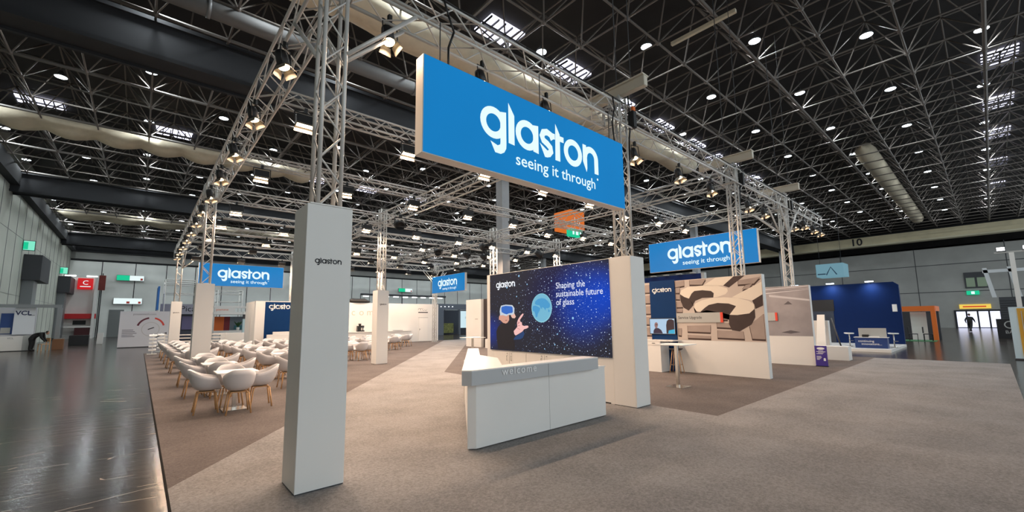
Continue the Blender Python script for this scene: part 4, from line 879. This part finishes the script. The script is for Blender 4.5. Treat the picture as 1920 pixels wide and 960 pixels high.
# far stands between buffet wall and screen
t = thing('exhibition_booth', 'grey booth with lit white screen at the end of the diagonal path', 'booth', (26.8, 44.0, 0))
gb = mat('slate_booth', (92, 100, 112), .6)
MB().box(0, 6.0, .0, .3, 3.05, 3.75).build('fascia', gb, t); MB().box(0, .9, 0, .3, 0, 3.05).build('side_wall', gb, t); MB().box(.9, 6.0, 1.6, 1.8, 0, 3.05).build('rear_wall', mat('night_wall', (40, 44, 56), .6), t)
MB().box(.9, 2.9, .9, 1.0, .2, 1.4).build('product_display', mat('olive_print', (108, 112, 60), .6, noise=.5, nscale=6), t); MB().box(.9, 1.5, .88, .9, 1.4, 2.2).build('poster', mat('dark_photo', (70, 66, 60), .6, noise=.5, nscale=6), t)
MB().box(3.2, 3.35, .0, .3, 0, 3.05).build('post', gb, t); MB().box(3.5, 5.6, .2, .3, .8, 2.9).build('lit_screen', mat('lit_pale_screen', (206, 232, 240), .5, emit=1.0), t)
b = MB()
for k in range(16): x, z = random.uniform(3.9, 5.2), random.uniform(1.9, 2.7); b.box(x, x + random.uniform(.05, .3), .18, .2, z, z + .05)
b.build('screen_print', grey_print, t)
for k in range(4): MB().lathe([(0, 0), (.07, 0), (.07, .03), (0, .03)], 8, (.5 + .55 * k, -.02, 3.4)).build('downlight', mat('white_lamp', (255, 255, 255), .5, emit=6), t)
t = thing('light_gantry', 'dark lighting gantry above a lit white fascia behind the buffet wall', 'gantry', (17.2, 46.2, 0))
MB().box(0, 10.4, 0, .3, 3.35, 3.8).build('white_fascia', mat('lit_white_fascia', (236, 240, 244), .5, emit=.7), t); MB().box(3.0, 6.2, -.03, 0, 3.4, 3.7).build('black_band', black, t)
MB().path([(1.0, -.2, 4.75), (12.0, -.2, 4.75)], .12, 6).build('rail', dark, t)
for x in (1.0, 6.0, 11.9): MB().tube((x, -.2, 0), (x, -.2, 4.75), .05, 6).build('post', dark, t)
for k in range(9): MB().box(1.3 + 1.2 * k, 1.9 + 1.2 * k, -.3, -.1, 4.5, 4.6).build('lamp_head', mat('white_lamp_soft', (255, 255, 255), .5, emit=3), t)
for x in (.1, 10.2): MB().box(x, x + .1, .1, .2, 0, 3.35).build('fascia_post', alu, t)
t = thing('display_wall', 'white display wall with dark back panel beyond the welcome counter', 'partition wall', (16.35, 21.9, .012), TO_X)
MB().box(-1.3, .35, 0, .3, 0, 3.05).build('wall_body', white, t, .003); MB().box(.35, .9, .2, .3, 0, 3.05).build('dark_panel', mat('brown_black_panel', (52, 44, 46), .6), t); MB().box(-.3, .0, -.004, 0, 1.75, 1.80).build('text_line', grey_print, t)
t = thing('stepped_plinth', 'white stepped plinth beside the display wall beyond the welcome counter', 'plinth', (16.0, 19.7, .012)); MB().box(0, .8, 0, 1.0, 0, .55).build('lower_block', white, t, .004); MB().box(.3, .8, .3, 1.0, .55, 1.3).build('upper_block', white, t, .004)

# ------------------------------------------------------------------ right hand neighbours
t = thing('exhibition_booth', 'royal blue booth wall on a white platform past the purple board', 'booth', (31.2, 9.2, 0), TO_X)
MB().prism([(0, 0.13), (5.95, .13), (5.95, 3.38), (5.75, 3.55), (0, 3.55)], 0, .3, 'y').build('wall_body', royal, t)
tag(MB().box(25.9, 31.18, 3.2, 9.2, 0, .13).build('stand_platform', white_gloss, None, .005), 'white raised platform carrying the blue slogan desk', 'platform')
MB().box(1.1, 3.0, -.03, 0, 2.0, 2.68).build('black_screen', black, t); MB().box(1.1, 2.95, -.02, 0, .13, 2.0).build('dark_picture', mat('storm_print', (40, 47, 60), .6, noise=.3, nscale=2), t)
MB().box(5.6, 5.8, -.012, 0, 1.9, 2.3).build('white_notice', white_gloss, t)
for x in (1.2, 3.0, 4.8):
    a = MB().tube((x, -.0, 3.5), (x, -.42, 3.62), .015, 6).build('lamp_arm', dark, t); MB().box(x - .18, x + .18, -.5, -.36, 3.58, 3.63).build('lamp_head', mat('cool_lamp', (226, 240, 255), .5, emit=7), a)
    area('wall_light', (x, -.40, 3.57), (0, .45, -1), .3, 12, (.8, .9, 1), t, 130, 'RECTANGLE', .1)
t = thing('reception_desk', 'dark blue desk with white slogan standing on the white platform', 'desk', (26.7, 4.62, .13), TO_X)
MB().box(0, 1.22, 0, .5, 0, .50).build('desk_body', mat('navy_desk', (22, 54, 112), .5), t, .004); MB().box(-.03, 1.25, -.02, .52, .50, .525).build('desk_top', white_gloss, t, .003)
text('continuing\n   innovations...', .145, .13, .29, -.006, print_white, t)
t = thing('wall_monitor_back', 'grey screen panel standing on the blue slogan desk', 'panel', (26.95, 4.48, .656), TO_X); MB().box(0, 1.05, 0, .05, 0, .43).build('panel_body', grey_print, t, .004); MB().box(.15, .4, -.2, -.05, 0, .12).build('device', black, t, .01); MB().box(.4, .8, -.2, -.02, 0, .04).build('tray', white_gloss, t)
def wstool(loc, label):
    t = thing('bar_stool', label, 'stool', loc, 0, 'white bar stools on the platform')
    MB().lathe([(0, 0), (.19, 0), (.2, .02), (.03, .04), (0, .04)], 16).build('base_plate', chrome, t); MB().tube((0, 0, .03), (0, 0, .64), .025, 8).build('post', chrome, t)
    b = MB(); b.lathe([(0, .63), (.17, .64), (.2, .68), (.17, .70), (0, .675)], 16); b.v = [(p[0], p[1] * 1.1, p[2] + .08 * max(0, p[1])) for p in b.v]; b.build('seat', white_gloss, t)
    MB().path([(0, 0, .3), (.12, -.05, .3), (.0, -.15, .3), (-.0, 0, .3)], .01, 6).build('footrest', chrome, t)
wstool((27.6, 4.98, .13), 'white bar stool on the platform before the dark picture'); wstool((27.9, 3.3, .13), 'white bar stool half hidden by the blue slogan desk')
tag(MB().box(20.2, 20.75, 3.72, 4.95, .012, .53).build('white_plinth', white_gloss, None, .005), 'white plinth between the purple board and the blue platform', 'plinth')
t = thing('leaflet_easel', 'white slanted display easel behind the purple board', 'easel', (21.2, 4.98, .012), TO_X)
b = MB(); b.add([(0, 0, 0), (.35, 0, 0), (.28, .6, 1.75), (.02, .6, 1.75), (0, .06, 0), (.35, .06, 0), (.28, .66, 1.75), (.02, .66, 1.75)], [(0, 1, 2, 3), (7, 6, 5, 4), (0, 4, 5, 1), (1, 5, 6, 2), (2, 6, 7, 3), (3, 7, 4, 0)]); b.build('front_board', white_gloss, t)
MB().tube((.5, .62, 1.6), (1.0, -.2, 0), .03, 6).build('strut', black, t); MB().box(-.25, .35, .7, 1.0, 0, 1.5).build('shelf_block', white, t)
t = thing('notice_board', 'purple notice board with white badge leaning at the picture wall end', 'board', (17.40, 4.12, .012), TO_X)
MB().box(0, .34, -.012, .012, .02, .69).build('panel', purple, t, .002); MB().box(.0, .34, -.06, .10, 0, .02).build('foot', black, t)
MB().flat([(.17 + .11 * math.cos(k * math.pi / 10), .60 + .04 * math.sin(k * math.pi / 10)) for k in range(20)], -.013).build('badge', print_white, t)
b = MB()
for k, (x0, x1) in enumerate(((.1, .24), (.04, .3), (.09, .25), (.04, .22), (.04, .17), (.04, .18), (.04, .16), (.04, .12))): z = .52 - .035 * k - (.05 if k > 3 else 0); b.flat([(x0, z), (x1, z), (x1, z + .014), (x0, z + .014)], -.013)
b.build('text_lines', print_white, t); MB().flat([(.23, .19), (.29, .19), (.29, .27), (.26, .29), (.23, .27)], -.013).build('white_mark', print_white, t)
t = thing('hanging_sign', 'pale blue box sign with house outline beyond the blue booth', 'sign', (46.0, 10.2, 5.2), TO_X)
MB().box(0, 2.0, 0, 2.0, 0, 1.15).build('sign_body', mat('pale_cyan', (150, 206, 226), .5, emit=.45), t); b = MB(); stroke(b, [(.75, .15), (1.1, .85), (1.5, .15)], .09, Tr(0, 0, 1, -.006)); b.flat([(.1, .2), (.7, .2), (.7, .3), (.1, .3)], -.006); b.build('house_outline', mat('dark_teal_print', (22, 60, 84), .6), t)
for x in (.2, 1.8): MB().tube((x, .59, 1.15), (x, .59, 7.8), .015, 6).build('suspension_wire', dark, t)
t = thing('hall_sign', 'orange hall number cube with green exit sign hanging in the roof', 'sign', (25.4, 21.6, 8.35))
MB().box(0, 1.75, 0, 1.75, .62, 2.15).build('orange_cube', mat('lit_orange', (232, 118, 40), .5, emit=.8), t)
gs = MB().box(-.05, 1.3, -.1, .4, 0, .55).build('green_box', green_lit, t); MB().box(.1, .3, -.115, -.1, .1, .45).build('pictogram', lit_white, gs); MB().box(.5, .8, -.115, -.1, .1, .45).build('arrow', lit_white, gs); MB().box(1.0, 1.2, -.115, -.1, .1, .45).build('pictogram', lit_white, gs)
text('16', .9, .3, .95, -.01, print_white, t); text('15', .8, .7, 1.0, -.01, print_white, t) if False else None
for y in (.4, 1.4): MB().tube((1.075, y, 2.15), (1.075, y, 4.65), .02, 6).build('suspension_wire', dark, t)
# orange booth on green floor
t = thing('exhibition_booth', 'orange framed booth with pale partition on green floor right of the blue wall', 'booth', (40, 2.5, 0))
MB().box(0, .3, 0, 2.6, 1.95, 2.3).build('orange_beam', orange_m, t); MB().box(0, .3, -.02, .22, 0, 1.95).build('orange_post', orange_m, t); MB().box(.3, 3.5, -.02, .1, 1.95, 2.3).build('orange_beam', orange_m, t)
MB().box(.6, .7, .5, 1.3, 0, 1.9).build('pale_partition', white_gloss, t); MB().box(2.8, 3.0, 0, 2.6, 0, 1.95).build('dark_rear', dark, t)
tag(MB().box(37.9, 39.9, 2.5, 5.2, 0, .02).build('green_carpet', mat('green_floor', (30, 112, 60), .5)), 'green floor covering of the orange framed booth', 'carpet')
for k in range(3):
    t = thing('dark_chair', 'dark chair in front of the orange booth, %s from the pale partition' % ORD[k], 'chair', (38.4, 2.85 + .7 * k, .02), .08 * k, 'dark chairs at the orange booth')
    MB().box(-.22, .22, -.22, .22, .42, .46).build('seat', black, t); MB().box(-.22, .22, .2, .24, .5, .9).build('backrest', black, t)
    for sx in (-1, 1):
        for sy in (-1, 1): MB().box(sx * .2 - .015, sx * .2 + .015, sy * .2 - .015, sy * .2 + .015, 0, .42).build('leg', black, t)
# exit doors in the end wall
d = MB(); d.box(XR - .12, XR, -.95, 3.2, 0, 2.25)
o = structure(d, 'door_2', girder_m)
for k in range(4):
    y = -.75 + .96 * k; tag(MB().box(XR - .16, XR - .12, y + .06, y + .86, .08, 2.05).build('door_%d_glass' % (3 + k), door_lit), kind='structure')
tag(MB().box(XR - .1, XR, -.1, 1.9, 5.0, 7.0).build('window_30', dark), kind='structure'); tag(MB().box(XR - .14, XR - .1, .0, .8, 5.15, 6.3).build('window_31', mat('dim_window', (120, 140, 120), .4, emit=.6), None), kind='structure'); tag(MB().box(XR - .14, XR - .1, 1.0, 1.75, 5.15, 6.3).build('window_32', MATS['dim_window'], None), kind='structure')
t = thing('exit_sign', 'green exit sign above the daylit doors at the hall end', 'exit sign', (XR - .2, 1.85, 4.15), TO_X); MB().box(0, 1.1, 0, .15, 0, .5).build('casing', green_lit, t); MB().box(.4, .7, -.02, 0, .08, .42).build('pictogram', lit_white, t)
t = thing('information_sign', 'yellow and red lit sign over the daylit doors', 'sign', (XR - .2, 2.65, 2.4), TO_X); MB().box(0, 2.7, 0, .2, 0, .55).build('lit_face', mat('lit_yellow_sign', (240, 206, 90), .5, emit=1.0), t); MB().box(.3, 2.3, -.02, 0, .18, .34).build('red_text_line', mat('lit_red_line', (226, 70, 40), .5, emit=.8), t)
W2 = {'pelvis': ((0, 0, .92), .17), 'hl': ((.09, 0, .86), .13), 'hr': ((-.09, 0, .86), .13), 'knl': ((.1, -.2, .5), .095), 'knr': ((-.1, .1, .48), .095), 'al': ((.1, -.3, .09), .06), 'ar': ((-.1, .36, .12), .06), 'tl': ((.1, -.45, .05), .035), 'tr': ((-.1, .28, .04), .035), 'waist': ((0, 0, 1.1), .17), 'chest': ((0, -.02, 1.32), .2), 'neck': ((0, -.02, 1.5), .055), 'sl': ((.2, -.02, 1.4), .06), 'sr': ((-.2, -.02, 1.4), .06), 'el': ((.26, .14, 1.14), .07), 'er': ((-.26, -.14, 1.14), .07), 'wl': ((.25, .08, .9), .032), 'wr': ((-.25, -.3, .95), .032), 'ml': ((.25, .04, .82), .034), 'mr': ((-.25, -.36, .9), .034)}
figure('person', 'person in dark clothing walking towards the daylit exit doors', (61.2, 1.5, 0), R(70), dict(v=W2, e=HE), (0, -.05, 1.65), (cloth_black, skin))
# lamp mast, kiosk and shutter at the right edge
t = thing('lamp_mast', 'white lamp mast with bright floodlights at the far right edge of the stands', 'lamp mast', (34.2, -1.0, 0))
MB().box(-.09, .09, -.09, .09, 0, 4.9).build('mast', white_gloss, t); MB().box(-.06, .06, -.7, .6, 4.9, 4.98).build('cross_arm', grey_print, t)
for k, y in enumerate((-.55, .35)):
    s = MB().box(-.12, .14, y - .16, y + .16, 5.0, 5.22).build('flood_head', dark, t); MB().box(-.16, -.12, y - .14, y + .14, 5.03, 5.2).build('lamp_glass', mat('white_lamp', (255, 255, 255), .5, emit=6), s)
t = thing('advertising_kiosk', 'yellow and pale blue kiosk with grid front at the right edge', 'kiosk', (24.6, -.55, 0))
MB().box(0, .06, -1.3, .12, .05, 1.95).build('frame_panel', mat('pale_blue_frame', (196, 220, 232), .5), t); MB().box(-.02, 0, -1.2, -.08, .1, 1.9).build('yellow_panel', mat('yellow_panel', (206, 160, 60), .5), t)
for k in range(7): MB().box(-.04, -.02, -1.15 + .16 * k, -1.13 + .16 * k, .1, 1.8).build('grid_bar', grey_print, t)
MB().box(-.2, .3, -1.3, .14, 0, .05).build('base_plate', dark, t)
t = thing('dark_counter', 'black counter with pale round emblem beside the exit doors', 'counter', (45.0, -.15, 0), TO_X)
MB().box(0, 2.4, 0, .6, 0, 1.35).build('counter_body', black, t); arc(.6, .95, .2, .26, 0, 360, 20).build('emblem_ring', grey_print, t); text('BAYO', .3, .35, .35, -.006, grey_print, t)
t = thing('shutter_unit', 'dark ribbed shutter unit under white frames beside the exit', 'shutter', (62, -.6, 0), TO_X)
b = MB().box(0, 4.5, 0, .4, 0, 3.3); [b.box(0, 4.5, -.05, 0, .1 + .22 * k, .2 + .22 * k) for k in range(14)]; b.build('shutter', dark, t)
fr = mat('pale_steel', (196, 200, 202), .5)
for x in (-.4, 1.2, 3.2): b = MB(); b.add([(x, 0, 3.3), (x + .3, 0, 3.3), (x - .1, 0, 6.2), (x - .4, 0, 6.2), (x, .3, 3.3), (x + .3, .3, 3.3), (x - .1, .3, 6.2), (x - .4, .3, 6.2)], [(0, 1, 2, 3), (7, 6, 5, 4), (0, 4, 5, 1), (1, 5, 6, 2), (2, 6, 7, 3), (3, 7, 4, 0)]); b.build('white_frame', fr, t)
MB().box(-.8, 4.5, 0, .3, 5.7, 6.0).build('white_rail', fr, t)

# cables and small fittings in the roof and along the front truss
def cable(pts, r, label):
    tag(MB().path(pts, r, 6).build('power_cable', black), label, 'cable', 'black power cables in the rigging')
cable([(1.8, 4.68, 6.2)] + [(1.8 + .45 * k, 4.685 + .01 * (k % 2), 6.205 + .012 * (k % 3)) for k in range(1, 48)] + [(23.2, 4.69, 6.2)], .014, 'black power cable tied along the upper front truss chord')
cable([(2.9, 4.66, 6.19), (2.95, 4.62, 5.95), (3.05, 4.63, 5.75), (2.98, 4.66, 5.5), (3.0, 4.7, 5.14)], .016, 'black cable dropping from the front truss to the near end of the big sign')
cable([(6.9, 4.66, 6.19), (6.86, 4.6, 5.9), (6.8, 4.63, 5.6), (6.82, 4.6, 5.14)], .016, 'black cable dropping from the front truss to the tower end of the big sign')
cable([(7.60, 4.76, 6.6), (7.62, 4.72, 5.9), (7.57, 4.74, 5.5), (7.56, 4.80, 4.2), (7.56, 4.79, 2.95)], .018, 'black cable running down the tower beside the big screen')
cable([(13.57, 4.76, 6.6), (13.6, 4.72, 5.9), (13.55, 4.77, 5.0), (13.55, 4.77, 2.9)], .018, 'black cable running down the tower behind the keyboard picture wall')
t = thing('chain_hoist', 'black chain hoist hanging above the tower beside the big screen', 'hoist', (7.66, 4.70, 5.75)); MB().box(-.07, .07, -.07, .07, 0, .38).build('motor', black, t, .015); MB().tube((0, 0, .38), (0, 0, 7.25), .009, 6).build('chain', dark, t); MB().box(-.05, .05, -.06, .06, .38, .48).build('orange_cap', orange_m, t, .01)
t = thing('chain_hoist', 'black chain hoist above the tower behind the keyboard picture wall', 'hoist', (13.66, 4.70, 5.75)); MB().box(-.07, .07, -.07, .07, 0, .38).build('motor', black, t, .015); MB().tube((0, 0, .38), (0, 0, 7.25), .009, 6).build('chain', dark, t)
t = thing('chain_hoist', 'black chain hoist above the outermost front tower', 'hoist', (18.46, 4.70, 5.75)); MB().box(-.07, .07, -.07, .07, 0, .38).build('motor', black, t, .015); MB().tube((0, 0, .38), (0, 0, 7.25), .009, 6).build('chain', dark, t)
tag(MB().box(15.55, 15.68, 5.1, 7.6, 12.8, 12.94).build('cable_tray', fabric), 'short cream cable tray under the roof frame near the top edge', 'cable tray')
t = thing('ventilation_pipe', 'grey ventilation pipe in the roof behind the hall-aisle tower', 'pipe', (-4, 17.2, 12.75)); MB().tube((0, 0, 0), (14, 0, 0), .3, 14).build('pipe', mat('dull_zinc', (96, 96, 96), .7), t)
for k in range(4): MB().tube((1 + 4 * k, 0, -.0), (1.12 + 4 * k, 0, 0), .33, 14).build('joint_ring', hall_shade, t)

t = thing('booth_fascia', 'dark blue fascia of a far booth seen above the keyboard picture wall', 'fascia', (26.0, 15.6, 3.85), TO_X)
MB().box(0, 3.9, 0, .3, 0, .6).build('fascia_board', mat('deep_blue_board', (18, 40, 92), .6, spec=.15), t); MB().box(3.9, 4.1, 0, .3, -.05, .64).build('end_post', grey_print, t)
for x in (.1, 3.7): MB().box(x, x + .15, .05, .2, -3.85, 0).build('post', grey_print, t)
for k in range(4): MB().box(.6 + .9 * k, .9 + .9 * k, -.25, .0, .62, .68).build('spot_arm', grey_print, t)
